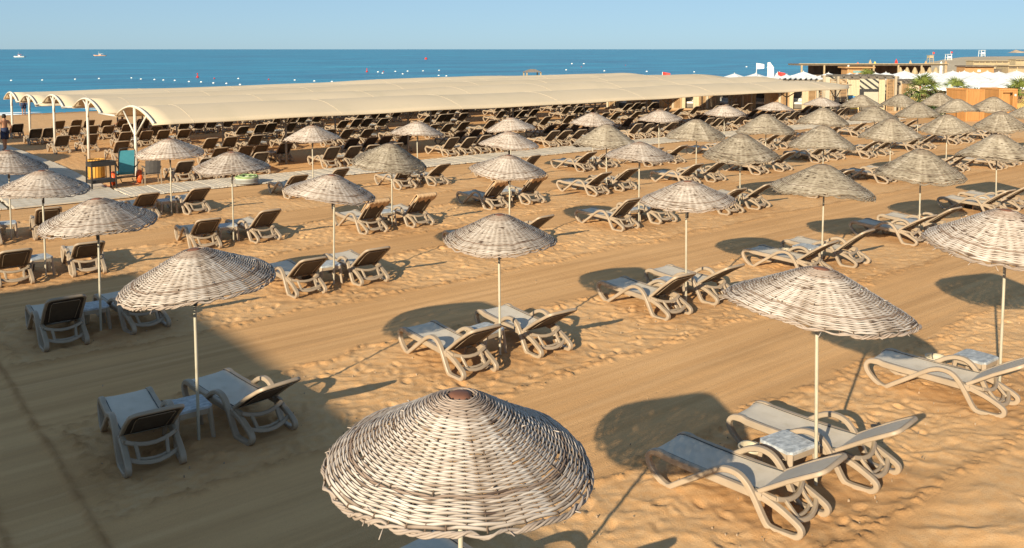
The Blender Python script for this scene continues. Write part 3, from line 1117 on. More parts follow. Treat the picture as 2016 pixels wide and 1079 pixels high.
def lounger_parts(ang, hi=True):
    a = R(ang)
    n = 3 if hi else 2
    P = {}
    for sgn in (-1, 1):
        mb = MB()
        pth = smooth_path(RAIL, n)
        hs_ = [.085 if i < 3.2 * n else max(.058, .085 - (i - 3.2 * n) * .009) for i in range(len(pth))]
        hs_[-2 * n:] = [.058 + .02 * (k_ / (2 * n)) for k_ in range(2 * n)]
        mb.band([(sgn * (.288 + x), y, z - (.018 if i < 3 * n else 0)) for i, (x, y, z) in enumerate(pth)], .072, hs_, bev=.35)
        P['side_frame', sgn] = (mb, 'resin')
    seat = MB()
    rows = []
    for y, z in ((.40, .345), (.6, .338), (.9, .336), (1.2, .344), (1.45, .358), (1.56, .362), (1.63, .35), (1.672, .315), (1.682, .27)):
        rows.append([(x, y, z + (-.010 if abs(x) < .2 else 0)) for x in (-.262, -.25, -.13, 0, .13, .25, .262)])
    seat.grid(rows, flip=True)
    seat.grid([[(x, y, z - .014) for x, y, z in r_] for r_ in rows])
    P['seat_sling', 0] = (seat, 'sling')
    sm = MB()
    for sgn in (-1, 1):
        sm.band([(sgn * .256, y, z + .006) for y, z in ((.42, .345), (.6, .338), (.9, .336), (1.2, .344), (1.45, .358), (1.56, .362), (1.63, .35), (1.672, .315))], .010, .008)
    P['seam', 0] = (sm, 'seam')
    cr = MB()
    for y in (.55, 1.05, 1.45):
        cr.box((0, y, .29), (.56, .05, .035))
    P['cross_slat', 0] = (cr, 'resin')
    # backrest
    Lb, hw, rc = .76, .285, .10
    path = [(-hw, 0.0), (-hw, Lb * .5), (-hw + .005, Lb - rc)]
    for k in range(1, 6):
        q = k / 6 * math.pi / 2
        path.append((-hw + .005 + rc - rc * math.cos(q), Lb - rc + rc * math.sin(q)))
    path += [(-x, l) for x, l in path[::-1]]
    fr = MB()
    pts = [back_point(x, l, -.012 * math.sin(l / Lb * math.pi), a) for x, l in path]
    nrm = Vector((0, math.sin(a), math.cos(a)))
    fr.band(pts, .045, .045, bev=.4, ref=nrm)
    P['backrest_frame', 0] = (fr, 'resin')
    fs = MB()
    rows = []
    for l in (.02, .25, .5, .64, .735):
        w = hw - .012 if l < .66 else hw - .05
        rows.append([back_point(x * w, l, -.012 - .012 * math.sin(l / Lb * math.pi), a) for x in (-1, -.5, 0, .5, 1)])
    fs.grid(rows)
    P['backrest_sling', 0] = (fs, 'sling')
    rim = MB()
    rows = []
    for l in (.015, .25, .5, .64, .742):
        w = hw - .014 if l < .66 else hw - .045
        rows.append([back_point(x * w, l, .016 - .012 * math.sin(l / Lb * math.pi), a) for x in (-1, -.5, 0, .5, 1)])
    rim.grid(rows, flip=True)
    P['rear_panel', 0] = (rim, 'backrim')
    inn = MB()
    rows = []
    for l in (.10, .3, .5, .62, .66):
        w = (.185 + .02 * l / .7) if l < .64 else .165
        rows.append([back_point(x * w, l, .024 - .012 * math.sin(l / Lb * math.pi), a) for x in (-1, -.5, 0, .5, 1)])
    inn.grid(rows, flip=True)
    P['rear_mesh', 0] = (inn, 'backsling')
    ln = MB()
    ln.band([back_point(x, l, .028 - .012 * math.sin(l / Lb * math.pi), a) for x, l in ((-.195, .09), (-.21, .5), (-.212, .62), (-.19, .675), (.19, .675), (.212, .62), (.21, .5), (.195, .09))], .008, .009, ref=nrm)
    P['trim_line', 0] = (ln, 'resin')
    # curved bars under the back
    b1 = MB()
    b1.band([(x, .22 - .055 * (1 - (x / .275) ** 2), .325 - .055 * (1 - (x / .275) ** 2)) for x in (-.275, -.22, -.14, -.05, .05, .14, .22, .275)], .05, .038, ref=(0, .5, .86), bev=.4)
    for sgn in (-1, 1):
        b1.beam((sgn * .275, .22, .325), (sgn * .28, .38, .34), .04, .04)
    P['hinge_bar', 0] = (b1, 'resin')
    b2 = MB()
    b2.band([(x, .075 - .06 * (1 - (x / .285) ** 2), .185 - .075 * (1 - (x / .285) ** 2)) for x in (-.285, -.23, -.15, -.05, .05, .15, .23, .285)], .05, .042, ref=(0, .3, .95), bev=.4)
    b2.band([(x, .10 - .03 * (1 - (x / .2) ** 2), .165 - .03 * (1 - (x / .2) ** 2)) for x in (-.18, -.09, 0, .09, .18)], .03, .03, ref=(0, .3, .95))
    P['support_bar', 0] = (b2, 'resin')
    for sgn in (-1, 1):
        st_ = MB()
        st_.band([(sgn * .175, .195, .305), (sgn * .165, .14, .235), (sgn * .16, .06, .145)], .042, .036, bev=.4)
        P['strut', sgn] = (st_, 'resin')
    return P


LP = {}
SUBOF = {'seam': 'seat_sling', 'backrest_sling': 'backrest_frame', 'rear_panel': 'backrest_frame', 'rear_mesh': 'backrest_frame', 'trim_line': 'backrest_frame'}


def lounger_proto(key, ang, hi):
    P = lounger_parts(ang, hi)
    if hi:
        LP[key] = [(nm, mb.mesh(nm, M[m], True, crisp=38)) for (nm, sg), (mb, m) in P.items()]
    else:
        groups = {}
        for (nm, sg), (mb, m) in P.items():
            if nm in ('cross_slat', 'seam', 'trim_line'):
                continue
            tgt = {'side_frame': 'side_frame', 'seat_sling': 'seat_sling', 'backrest_sling': 'seat_sling', 'rear_panel': 'rear_panel', 'rear_mesh': 'rear_mesh'}.get(nm, 'back_frame')
            key2 = (tgt, sg) if tgt == 'side_frame' else (tgt, 0)
            g = groups.setdefault(key2, (MB(), m))
            g[0].add(mb.v, mb.f)
        LP[key] = [(nm, mb.mesh(nm, M[m], True, crisp=38)) for (nm, sg), (mb, m) in groups.items()]


for key, ang, hi in (('h35', 34, True), ('h40', 37, True), ('h46', 41, True), ('h52', 45, True), ('l44', 38, False), ('l50', 42, False), ('l56', 46, False)):
    lounger_proto(key, ang, hi)


def lounger(key, s, t, label, group, drz=0.0, z=None):
    zz = (gz(t) if z is None else z) - 0.012
    U = thing('sun_lounger', label, 'sun lounger', W(s, t, zz), ROWA + drz, group)
    U.scale = (1.04, 1.10, 1.02)
    made = {}
    for nm, me in LP[key]:
        up_ = made.get(SUBOF.get(nm))
        made[nm] = obj(nm, me, up_ if up_ is not None else U)
    return U


def table_meshes():
    top = MB()
    h = .43
    out = [(-.24, -.20), (-.20, -.24), (.20, -.24), (.24, -.20), (.24, .20), (.20, .24), (-.20, .24), (-.24, .20)]
    ins = [(x * .95, y * .95) for x, y in out]
    V = [(x, y, h - .035) for x, y in out] + [(x, y, h - .008) for x, y in out] + [(x, y, h) for x, y in ins]
    F = [tuple(range(7, -1, -1)), tuple(range(16, 24))]
    for l in range(2):
        for i in range(8):
            F.append((l * 8 + i, l * 8 + (i + 1) % 8, (l + 1) * 8 + (i + 1) % 8, (l + 1) * 8 + i))
    top.add(V, F)
    res = [('table_top', top.mesh('table_top', M['tabletop']))]
    ap = MB()
    for sx, sy, wx, wy in ((0, -.225, .36, .018), (0, .225, .36, .018), (-.225, 0, .018, .36), (.225, 0, .018, .36)):
        ap.box((sx, sy, h - .07), (wx, wy, .07))
    res.append(('apron', ap.mesh('apron', M['resin'])))
    for sx in (-1, 1):
        for sy in (-1, 1):
            lg = MB()
            lg.band([(sx * .20, sy * .20, h - .03), (sx * .222, sy * .222, .2), (sx * .245, sy * .245, -.05)], [.07, .055, .045], [.06, .05, .04], bev=.3, ref=(sx * .7, -sy * .7, 0))
            res.append(('leg', lg.mesh('leg', M['resin'])))
    return res


TB = table_meshes()


def side_table(s, t, label, group, drz=0.0, low=False):
    U = thing('side_table', label, 'table', W(s, t, gz(t)), ROWA + drz, group)
    for nm, me in TB:
        obj(nm, me, U)
    return U


def bucket_mesh(m):
    b = MB()
    b.lathe([(.105, 0.0), (.125, .02), (.14, .15), (.145, .235), (.158, .25), (.158, .268), (.138, .268), (.13, .2), (.11, .03), (0.0, .025)], 20, cap=False)
    h = MB()
    h.tube([(.158 * math.cos(a), .158 * math.sin(a) * .3, .25 + .06 * math.sin(a)) for a in [math.pi * i / 10 for i in range(11)]], .005, 5)
    return [('bucket_body', b.mesh('bucket_body', M[m], True)), ('bucket_handle', h.mesh('bucket_handle', M['sleeve'], True))]


BK = {'c': bucket_mesh('bin'), 'd': bucket_mesh('bindark')}
TOWELED = {(3, 2), (3, 3)}

for (us, ut, uh, tone, tx, ty, r_, c) in UMB:
    if (r_, c) == (0, 0):
        where = 'largest parasol at the bottom edge'
    else:
        where = 'parasol %s' % place_name(r_, c)
    key = 'h35' if r_ == 0 else ('h40' if c >= 1 or r_ < 2 else 'h46')
    for side, off in (('left', (-0.76 if c else -.64) + rng.uniform(-.05, .05)), ('right', 0.74 + rng.uniform(-.06, .08))):
        k2 = key
        if r_ > 0 and rng.random() < .4:
            k2 = rng.choice(['h35', 'h40', 'h46', 'h52'])
        if (r_, c) == (0, 2) and side == 'right':
            continue
        jt, yaw = rng.uniform(-.08, .08), R(rng.gauss(0, 3.5))
        if r_ == 0:
            jt, yaw = rng.uniform(-.03, .03), R(6.5 + rng.uniform(-1, 1))
        if (r_, c) in TOWELED:
            k2, jt, yaw, off = 'h52', 0.0, 0.0, (-.76 if side == 'left' else .76)
        lounger(k2, us + off, ut - (.44 if (r_, c) != (0, 0) else .16) + jt, ('%s taupe lounger under the %s' % (side, where)) if (r_, c) != (0, 2) else 'single taupe lounger under the parasol %s' % place_name(r_, c),
                'loungers paired under the wicker parasols', yaw)
    side_table(us - .05 + rng.uniform(-.05, .05), ut + .32 + rng.uniform(-.05, .08), 'square grey table under the %s' % where, 'side tables under the wicker parasols', R(rng.uniform(-8, 8)))
    if c < 8:
        U = thing('bucket_bin', '%s bucket bin under the %s' % ('cream' if r_ == 0 else 'dark' if (r_ + c) % 3 == 0 else 'beige', where), 'bucket',
                  W(us - .12 + rng.uniform(-.1, .1), ut + .82 + rng.uniform(-.05, .1), -.01), rng.uniform(0, 6), 'bucket bins beside the tables')
        for nm, me in BK['d' if (r_ != 0 and (r_ + c) % 3 == 0) else 'c']:
            obj(nm, me, U)

# towels draped over four loungers of the fourth row
for (us, ut, uh, tone, tx, ty, r_, c) in UMB:
    if (r_, c) not in TOWELED:
        continue
    for side, off in (('left', -.76), ('right', .76)):
        a = R(45)
        mb = MB()
        rows = []
        nl = 22
        for i in range(nl + 1):
            q = i / nl
            row = []
            for j in range(17):
                x = (j / 16 - .5) * .62
                wv = .012 * math.sin(j * 2.1 + i * .3) + rng.uniform(-.004, .004)
                if q < .5:                       # front of the back, from seat up
                    l, off_ = .25 + q / .5 * .535, -.045 - abs(wv) * .6
                elif q < .6:
                    l, off_ = .795 + .02 * math.sin((q - .5) / .1 * math.pi), -.045 + (q - .5) / .1 * .09
                else:
                    l, off_ = .795 - (q - .6) / .4 * (.20 + .06 * math.sin(j * 1.3 + c)), .045 + wv
                row.append(back_point(x, l, off_, a))
            rows.append(row)
        mb.grid(rows)
        o = obj('draped_towel', mb.mesh('draped_towel', M['towel'], True), None, W(us + off, ut - .44, .0), (0, 0, ROWA), (1.05, 1.10, 1.02))
        md = o.modifiers.new('thickness', 'SOLIDIFY')
        md.thickness = .012
        tag(o, 'tan towel on the %s lounger under the parasol %s' % (side, place_name(r_, c)), 'towel', 'towels on the loungers of the fourth row')


# ------------------------------------------------------------------ shade canopies: five barrel vaults of cream cloth on white steel
M['cloth'] = mat('cream_canopy_cloth', (0.70, 0.555, 0.385), 0.85, 0.05, 0.25, dirt=(0.60, 0.49, 0.33), dirt_amt=0.5, stretch=(.3, 1, 1), transl=0.12)
M['steel'] = mat('white_painted_steel', (0.60, 0.56, 0.49), 0.45, 0.08, dirt=(0.40, 0.33, 0.25), dirt_amt=0.4)
M['greypost'] = mat('grey_steel_post', (0.21, 0.20, 0.19), 0.5, 0.15)


def sstep(a, b, x):
    q = min(1, max(0, (x - a) / (b - a)))
    return q * q * (3 - 2 * q)


BARREL = [(35.6, 2.50, 2.77, 2.27, 61.6), (43.05, 2.45, 2.71, 2.22, 65.5), (50.1, 2.35, 2.62, 2.12, 67.5), (56.6, 2.30, 2.38, 1.90, 69.0), (62.25, 2.20, 2.30, 1.82, 70.0)]
POST_S = [9.8 + 6.22 * k for k in range(9)]


def canopy(k, s0, s1, posts, label, left):
    tc, hw, zr, ze, _ = BARREL[k]
    C_ = thing('shade_canopy', label, 'canopy', W(s0, tc, 0), ROWA, 'barrel vaulted beach canopies')
    L_ = s1 - s0

    def arc(x, tau):
        # x from the left end, tau across -1 (landward) .. 1
        end = sstep(L_ - 6.0, L_, x) if not left else 0.0
        rise = 0.31 * sstep(6, 36, x) * (k / 4.0) if not left else 0.0
        w_ = hw * (1 - 0.95 * end ** 1.5)
        mid = (x / 6.22) % 1.0
        sag = math.sin(mid * math.pi) ** 2
        wav = 0.03 * math.sin(x * 0.23 + k * 1.7) + 0.015 * math.sin(x * 0.61 + k)
        z_r = zr + rise + wav - .015 * sag
        z_e = ze + rise + wav * .6 - .03 * sag * abs(tau)
        zz = z_e + (z_r - z_e) * math.cos(tau * math.pi / 2) ** 0.85
        zz = zz * (1 - end) + (ze + rise + .05) * end
        return (x, w_ * tau * (1 - .03 * sag), zz)
    mb = MB()
    nx = int(L_ / 0.78)
    P = [[arc(L_ * i / nx, -1 + 2 * j / 16) for j in range(17)] for i in range(nx + 1)]
    mb.grid(P, flip=True)
    o = part('cloth_vault', mb, M['cloth'], C_, True)
    md = o.modifiers.new('thickness', 'SOLIDIFY')
    md.thickness = 0.02
    mb = MB()
    x_ = 1.55
    while x_ < L_ - 2:
        mb.band([(x_ + .02 * math.sin(q * 3), arc(x_, q)[1], arc(x_, q)[2] + .003) for q in [-1 + 2 * i / 12 for i in range(13)]], .025, .008, ref=(1, 0, 0))
        x_ += 6.22
    part('cloth_seam', mb, M['cloth'], C_, kind='stuff')
    for sgn in (-1, 1):
        mb = MB()
        mb.tube([(p[0], p[1] * 1.003, p[2] - .03) for p in (arc(L_ * i / nx, sgn) for i in range(nx + 1))], .028, 6)
        part('edge_tube', mb, M['cloth'], C_, True)
    for j, ps in enumerate(posts):
        x = ps - s0
        g_ = gz(tc)
        endp = (j == 0 and not left) or (left and j == len(posts) - 1)
        pm = M['steel'] if endp else M['greypost']
        apex = arc(x, 0)
        mb = MB()
        mb.tube([(x, 0, g_ - .3), (x, 0, apex[2] - .03)], .062 if endp else .05, 10)
        part('post', mb, pm, C_, True)
        mb = MB()
        mb.tube([(x - .03, arc(x, q)[1], arc(x, q)[2] - .045 + (.06 if endp else 0)) for q in [-1 + 2 * i / 14 for i in range(15)]], .045 if endp else .03, 8)
        part('arch_tube', mb, pm, C_, True)
        for sgn in (-1, 1):
            mb = MB()
            a = arc(x, sgn * .62)
            if k == 0:
                mb.tube([(x, 0, apex[2] - 1.15), (x, a[1], a[2] - .05)], .035, 8)
            else:
                mb.tube([(x, 0, apex[2] - .95), (x, sgn * .10, apex[2] - .6), (x, sgn * .32, apex[2] - .25), (x, sgn * .7, arc(x, sgn * .7 / hw)[2] - .06)], .035, 8)
            part('brace', mb, pm, C_, True)
    if k < 4 and not left:
        t2, h2, _, z2, _ = BARREL[k + 1]
        mb = MB()
        a = arc(0, 1)
        mb.tube([(0, a[1], a[2] + .01), (0, (t2 - tc) - h2, z2 + .01)], .04, 8)
        part('link_tube', mb, M['steel'], C_, True)
    return C_


BN = ['nearest', 'second', 'middle', 'fourth', 'farthest, seaward']
for k in range(5):
    canopy(k, 9.7, BARREL[k][4], POST_S, 'long cream barrel canopy on white posts, %s of the five' % BN[k], False)
for k in range(4):
    canopy(k, -42.0, 1.6 + .9 * k, [-41, -35, -28.8, -22.6, -16.4, -10.2, -4.0, 1.5 + .9 * k], 'cream barrel canopy left of the walkway, number %s from the land' % ORD[k + 1], True)

# loungers in rows behind the walkway and under the canopies
ROWS = [
    (33.25, 'row just behind the plank walkway', 10.9, [0, .95, 1.85, 3.0], 6.2, 58),
    (36.3, 'shaded row under the nearest canopy', 13.4, [0, 1.05, 1.85, 2.95], 6.2, 57),
    (40.7, 'second row under the canopies', 14.6, [0, .9, 2.1, 4.0], 6.25, 57),
    (47.6, 'third row under the canopies', 12.7, [0, 1.05, 1.75, 2.9], 6.2, 56),
    (54.6, 'fourth row under the canopies', 11.7, [0, 1.05, 1.8, 2.85], 6.2, 55),
    (61.0, 'row farthest towards the sea', 12.2, [0, 1.05, 1.8, 2.85], 6.2, 52),
]
extra = [(10.8, 41.3), (9.55, 47.0), (10.8, 46.8), (9.6, 53.8), (10.3, 54.0), (9.7, 59.8), (13.9, 50.2), (15.0, 50.4), (16.3, 57.2), (17.4, 57.0)]
for (t0, rn, s0, offs, per, send) in ROWS:
    n = 0
    g = 0
    while s0 + g * per < send:
        for oi_, of in enumerate(offs):
            n += 1
            ss = s0 + g * per + of + rng.uniform(-.07, .07)
            lounger(rng.choice(['l44', 'l50', 'l56', 'l50']), ss, t0 + rng.uniform(-.12, .12), '%s lounger from left in the %s' % (nth(n), rn),
                    'loungers in rows behind the walkway', R(rng.uniform(-3, 3)))
        for of in (offs[0] + .55, offs[2] + .6):
            side_table(s0 + g * per + of, t0 + .75, '%s side table between loungers in the %s' % (nth(g * 2 + (1 if of < 1 else 2)), rn), 'side tables behind the walkway', R(rng.uniform(-6, 6)))
        g += 1
for i, (ss, tt) in enumerate(extra):
    lounger('l56', ss, tt, 'lounger beside the canopy end posts, %s counting seaward' % nth(i + 1), 'loungers by the canopy end posts', R(rng.uniform(-4, 4)))

# ------------------------------------------------------------------ things beside the walkway
M['black'] = mat('black_painted_iron', (0.035, 0.03, 0.027), 0.6, 0.2)
M['yellowwood'] = mat('yellow_varnished_wood', (0.62, 0.30, 0.045), 0.5, 0.15, stretch=(6, 6, .5))
M['teal'] = mat('turquoise_fabric', (0.07, 0.31, 0.38), 0.8, 0.08)
M['orange'] = mat('orange_plastic', (0.75, 0.10, 0.02), 0.45, 0.1)
M['darkresin'] = mat('charcoal_weave', (0.10, 0.088, 0.08), 0.7, 0.15)

# barbecue table
B = thing('barbecue_stand', 'black iron barbecue stand on four legs beside the walkway', 'barbecue', W(8.0, 33.45), ROWA + R(8))
mb = MB()
for c_, s_ in (((0, -.24, .92), (.86, .03, .16)), ((0, .24, .92), (.86, .03, .16)), ((-.42, 0, .92), (.03, .45, .16)), ((.42, 0, .92), (.03, .45, .16)), ((0, 0, .85), (.82, .45, .02))):
    mb.box(c_, s_)
part('fire_tray', mb, M['black'], B)
for sx in (-1, 1):
    for sy in (-1, 1):
        mb = MB()
        mb.beam((sx * .41, sy * .23, .86), (sx * .43, sy * .25, -.03), .045)
        part('leg', mb, M['black'], B)
mb = MB()
mb.box((0, 0, .30), (.82, .46, .12))
part('shelf', mb, M['black'], B)

# slatted litter bin
B = thing('litter_bin', 'yellow slatted wooden litter bin beside the barbecue', 'bin', W(8.35, 35.6), ROWA)
mb = MB()
mb.lathe([(.24, 0.05), (.25, .80)], 16)
part('liner', mb, M['black'], B)
for i in range(18):
    a = 2 * math.pi * i / 18
    mb = MB()
    mb.box((.285 * math.cos(a), .285 * math.sin(a), .44), (.022, .082, .8), Matrix.Rotation(a, 3, 'Z'))
    part('slat', mb, M['yellowwood'], B)
for z in (.15, .7):
    mb = MB()
    mb.tube([(.305 * math.cos(2 * math.pi * i / 24), .305 * math.sin(2 * math.pi * i / 24), z) for i in range(24)], .01, 5, closed=True)
    part('hoop', mb, M['black'], B)
for sx in (-1, 1):
    mb = MB()
    mb.tube([(sx * .34, 0, -.05), (sx * .34, 0, .98), (sx * .39, 0, 1.02), (sx * .42, 0, .98)], .016, 6)
    part('support_post', mb, M['black'], B)

# turquoise beach trolley with balloon wheels
B = thing('beach_wheelchair', 'turquoise reclining beach wheelchair with orange balloon wheels', 'wheelchair', W(9.0, 33.95), ROWA + R(-6))
mb = MB()
mb.grid([[(x, y, z) for x in (-.26, -.13, 0, .13, .26)] for y, z in ((-.16, 1.28), (-.10, 1.0), (-.03, .72), (.03, .46), (.10, .36))], flip=True)
mb.grid([[(x, y, z) for x in (-.26, -.13, 0, .13, .26)] for y, z in ((.10, .36), (.35, .34), (.62, .42), (.75, .40))], flip=True)
o = part('seat_cloth', mb, M['teal'], B)
o.modifiers.new('thickness', 'SOLIDIFY').thickness = .025
mb = MB()
mb.tube([(-.28, .12, .34), (-.28, -.03, .75), (-.28, -.16, 1.25), (-.24, -.18, 1.36), (-.1, -.185, 1.38), (.1, -.185, 1.38), (.24, -.18, 1.36), (.28, -.16, 1.25), (.28, -.03, .75), (.28, .12, .34)], .017, 7)
mb.tube([(-.28, .12, .34), (-.28, .75, .38), (.28, .75, .38), (.28, .12, .34)], .017, 7)
mb.tube([(-.2, .1, .2), (-.2, -.2, .12), (.2, -.2, .12), (.2, .1, .2)], .017, 7)
mb.tube([(-.55, .1, .26), (.55, .1, .26)], .02, 7)
part('tube_frame', mb, M['black'], B, True)
for sx in (-1, 1):
    mb = MB()
    mb.tube([(sx * .28, .02, .62), (sx * .36, -.12, .75), (sx * .40, -.22, .86)], .022, 7)
    part('handle', mb, M['black'], B, True)
    mb = MB()
    n = 20
    mb.tube([(sx * .45, .1 + .165 * math.cos(2 * math.pi * i / n), .26 + .165 * math.sin(2 * math.pi * i / n)) for i in range(n)], .10, 10, closed=True)
    part('balloon_wheel', mb, M['orange'], B, True)

# charcoal armchair
B = thing('patio_armchair', 'charcoal woven armchair seen from behind, right of the turquoise wheelchair', 'chair', W(9.75, 33.5), ROWA + R(-5))
mb = MB()
mb.box((0, .02, .42), (.52, .5, .05))
part('seat', mb, M['darkresin'], B)
mb = MB()
mb.grid([[(x, -.24 - .04 * (1 - (x / .27) ** 2) - (z - .45) * .18, z) for x in (-.27, -.14, 0, .14, .27)] for z in (.45, .65, .85, .92)])
o = part('backrest', mb, M['darkresin'], B)
o.modifiers.new('thickness', 'SOLIDIFY').thickness = .03
for sx in (-1, 1):
    for y in (-.24, .24):
        mb = MB()
        mb.beam((sx * .27, y, .68), (sx * .29, y * 1.12, -.03), .035)
        part('leg', mb, M['resin'], B)
    mb = MB()
    mb.beam((sx * .28, -.27, .67), (sx * .28, .27, .67), .05, .03)
    part('armrest', mb, M['darkresin'], B)

# hose coil
M['hose'] = mat('grey_hose', (0.26, 0.25, 0.23), 0.6, 0.15)
M['hosegreen'] = mat('green_hose', (0.28, 0.37, 0.16), 0.6, 0.15)
M['hosewhite'] = mat('pale_hose', (0.50, 0.50, 0.42), 0.6, 0.1)
B = thing('hose_coil', 'coiled grey and green hose lying on the edge of the walkway', 'hose', W(12.45, 31.15, .06), 0)
for i in range(5):
    mb = MB()
    r0 = .40 - .01 * (i % 2)
    mb.tube([((r0) * math.cos(2 * math.pi * j / 30), r0 * math.sin(2 * math.pi * j / 30), .035 + i * .05) for j in range(30)], .03, 7, closed=True)
    part('hose_turn', mb, M['hose'] if i < 3 else M['hosewhite'] if i == 3 else M['hosegreen'], B, True)
mb = MB()
mb.tube([((.36 - .012 * j / 4) * math.cos(.28 * j), (.36 - .012 * j / 4) * math.sin(.28 * j), .27 + .02 * math.sin(j)) for j in range(30)], .022, 7)
part('hose_turn', mb, M['hosegreen'], B, True)

# ------------------------------------------------------------------ cabanas at the far end of the canopies
M['cabwood'] = mat('grey_beige_timber', (0.42, 0.34, 0.24), 0.75, 0.15, 3, stretch=(6, 6, .7))
M['cabdark'] = mat('weathered_dark_timber', (0.16, 0.135, 0.11), 0.8, 0.2, 3)
M['slatwood'] = mat('tan_louver_timber', (0.46, 0.29, 0.15), 0.7, 0.15, 3)
M['curtain'] = mat('cream_curtain', (0.54, 0.44, 0.30), 0.9, 0.06, transl=0.1)
M['screen'] = mat('pale_roller_screen', (0.50, 0.46, 0.36), 0.9, 0.04)
M['mattress'] = mat('white_mattress', (0.62, 0.60, 0.56), 0.9, 0.06)
M['deck'] = mat('brown_deck', (0.38, 0.25, 0.14), 0.8, 0.15, 3)


def louver(w, h, n):
    b = MB()
    for i in range(n):
        b.box((0, 0, h * (i + .5) / n), (w, .03, h / n * .55), Matrix.Rotation(R(25), 3, 'X'))
    for sx in (-1, 1):
        b.box((sx * (w / 2 + .02), 0, h / 2), (.05, .05, h))
    return b


def drape(w, h, tie, seed):
    r_ = random.Random(seed)
    b = MB()
    rows = []
    for i in range(9):
        q = i / 8
        wq = w * (1 - (1 - tie) * math.sin(min(1, (1 - q) / .6) * math.pi / 2) * (1 if tie < 1 else 0))
        rows.append([(wq * (j / 24), .045 * math.sin(j * 1.9 + seed) * (1.2 - q * .4), h * q) for j in range(25)])
    b.grid(rows)
    return b


def cabana(x, y, rz, w, d, h, label, cur, front=False):
    zg = gxy(x, y)
    C_ = thing('beach_cabana', label, 'cabana', (x, y, zg), rz, 'timber cabanas at the canopy end')
    for px in (0, w):
        for py in (0, d):
            mb = MB()
            mb.box((px, py, h / 2), (.17, .17, h))
            part('post', mb, M['cabwood'], C_)
    mb = MB()
    mb.box((w / 2, d / 2, .07), (w + .5, d + .5, .14))
    part('deck', mb, M['deck'], C_)
    for py in (-.02, d + .02):
        mb = MB()
        mb.box((w / 2, py, h - .10), (w + .5, .10, .2))
        part('beam', mb, M['cabdark'], C_)
    for i in range(7):
        mb = MB()
        mb.box((w * (i + .5) / 7, d / 2, h + .03), (.09, d + .6, .12))
        part('rafter', mb, M['cabdark'], C_)
    mb = MB()
    mb.box((w / 2, d - .05, h * .5), (w - .2, .05, h * .9))
    part('back_screen', mb, M['screen'] if front else M['cabdark'], C_)
    lw = .5
    lm = louver(lw, h - .35, 22).mesh('louver_panel', M['slatwood'])
    for px in (.42, w - .42):
        obj('louver_panel', lm, C_, (px, -.02, .14), kind='stuff')
    lm2 = louver(d * .45, h - .35, 22).mesh('louver_panel', M['slatwood'])
    for px in (0, w):
        obj('louver_panel', lm2, C_, (px, d * .3, .14), (0, 0, math.pi / 2), kind='stuff')
    for k, (cx, cw, tie) in enumerate(cur):
        o = part('curtain', drape(cw, h - .3, tie, k + 3), M['curtain'], C_, True, loc=(cx, .08, .14))
    mb = MB()
    mb.box((w / 2, d * .55, .35), (1.5, 1.7, .35))
    o = part('daybed_base', mb, M['cabdark'], C_)
    mb = MB()
    mb.box((w / 2, d * .55, .60), (1.46, 1.66, .15), taper=.97)
    mb.box((w / 2, d * .55 + .72, .78), (1.4, .25, .30))
    part('mattress', mb, M['mattress'], C_)
    return C_


cabana(25.6, 68.6, R(2), 4.6, 2.8, 2.88, 'large timber pergola cabana with grey roller screen, right of the canopy tip', [(.85, .9, 1.0), (3.3, .5, 1.0)], True)
for i in range(6):
    q = i / 5
    x, y = 21.9 - 13.4 * q, 71.3 + 6.2 * q
    cabana(x, y, R(-22), 2.9, 2.4, 2.5, 'timber cabana with tied cream curtains behind the canopy, %s from the right' % nth(i + 1), [(.7, .75, .45), (1.7, .55, 1.0)])
cabana(31.2, 70.2, R(2), 2.6, 2.4, 2.45, 'small timber cabana with cream curtains, right of the large pergola', [(.1, 1.4, 1.0)])

# furniture by the large cabana
M['yellow'] = mat('yellow_paint', (0.72, 0.55, 0.10), 0.5, 0.06)
M['bluet'] = mat('blue_towel', (0.10, 0.27, 0.47), 0.9, 0.15)
B = thing('yellow_bench', 'yellow high-backed bench with a blue towel by the large cabana', 'bench', (26.45, 67.6, 0), R(4))
mb = MB()
mb.box((0, .25, .95), (.62, .05, .98), Matrix.Rotation(R(-8), 3, 'X'))
part('backrest', mb, M['yellow'], B)
mb = MB()
mb.box((0, 0, .44), (.64, .52, .06))
part('seat', mb, M['yellow'], B)
for sx in (-1, 1):
    for sy in (-1, 1):
        mb = MB()
        mb.beam((sx * .28, sy * .22, .42), (sx * .30, sy * .24, -.02), .06)
        part('leg', mb, M['slatwood'], B)
mb = MB()
mb.grid([[(x, .20 + .01 * math.sin(x * 30) - (z - 1.2) * -.12, z) for x in (-.3, -.15, 0, .15, .26)] for z in (1.12, 1.25, 1.40)])
o = obj('beach_towel', mb.mesh('beach_towel', M['bluet'], True), None, (26.45, 67.58, 0), (0, 0, R(4)))
o.modifiers.new('thickness', 'SOLIDIFY').thickness = .03
tag(o, 'blue striped towel hanging on the yellow bench', 'towel')
B = thing('directors_chair', 'black folding chair with arms in front of the large cabana', 'chair', (25.35, 66.6, 0), R(-60))
mb = MB()
mb.box((0, 0, .46), (.5, .46, .04))
part('seat', mb, M['black'], B)
mb = MB()
mb.box((0, -.24, .82), (.52, .04, .36), Matrix.Rotation(R(10), 3, 'X'))
part('backrest', mb, M['black'], B)
for sx in (-1, 1):
    mb = MB()
    mb.beam((sx * .27, -.24, .66), (sx * .27, .24, .66), .05, .03)
    part('armrest', mb, M['black'], B)
    for sy in (-1, 1):
        mb = MB()
        mb.beam((sx * .26, sy * .22, .66), (sx * .26, sy * .22, -.02), .035)
        part('leg', mb, M['black'], B)

# orange timber changing cabins
M['orangewood'] = mat('orange_larch_board', (0.46, 0.22, 0.075), 0.55, 0.16, 3, stretch=(5, 5, .5))


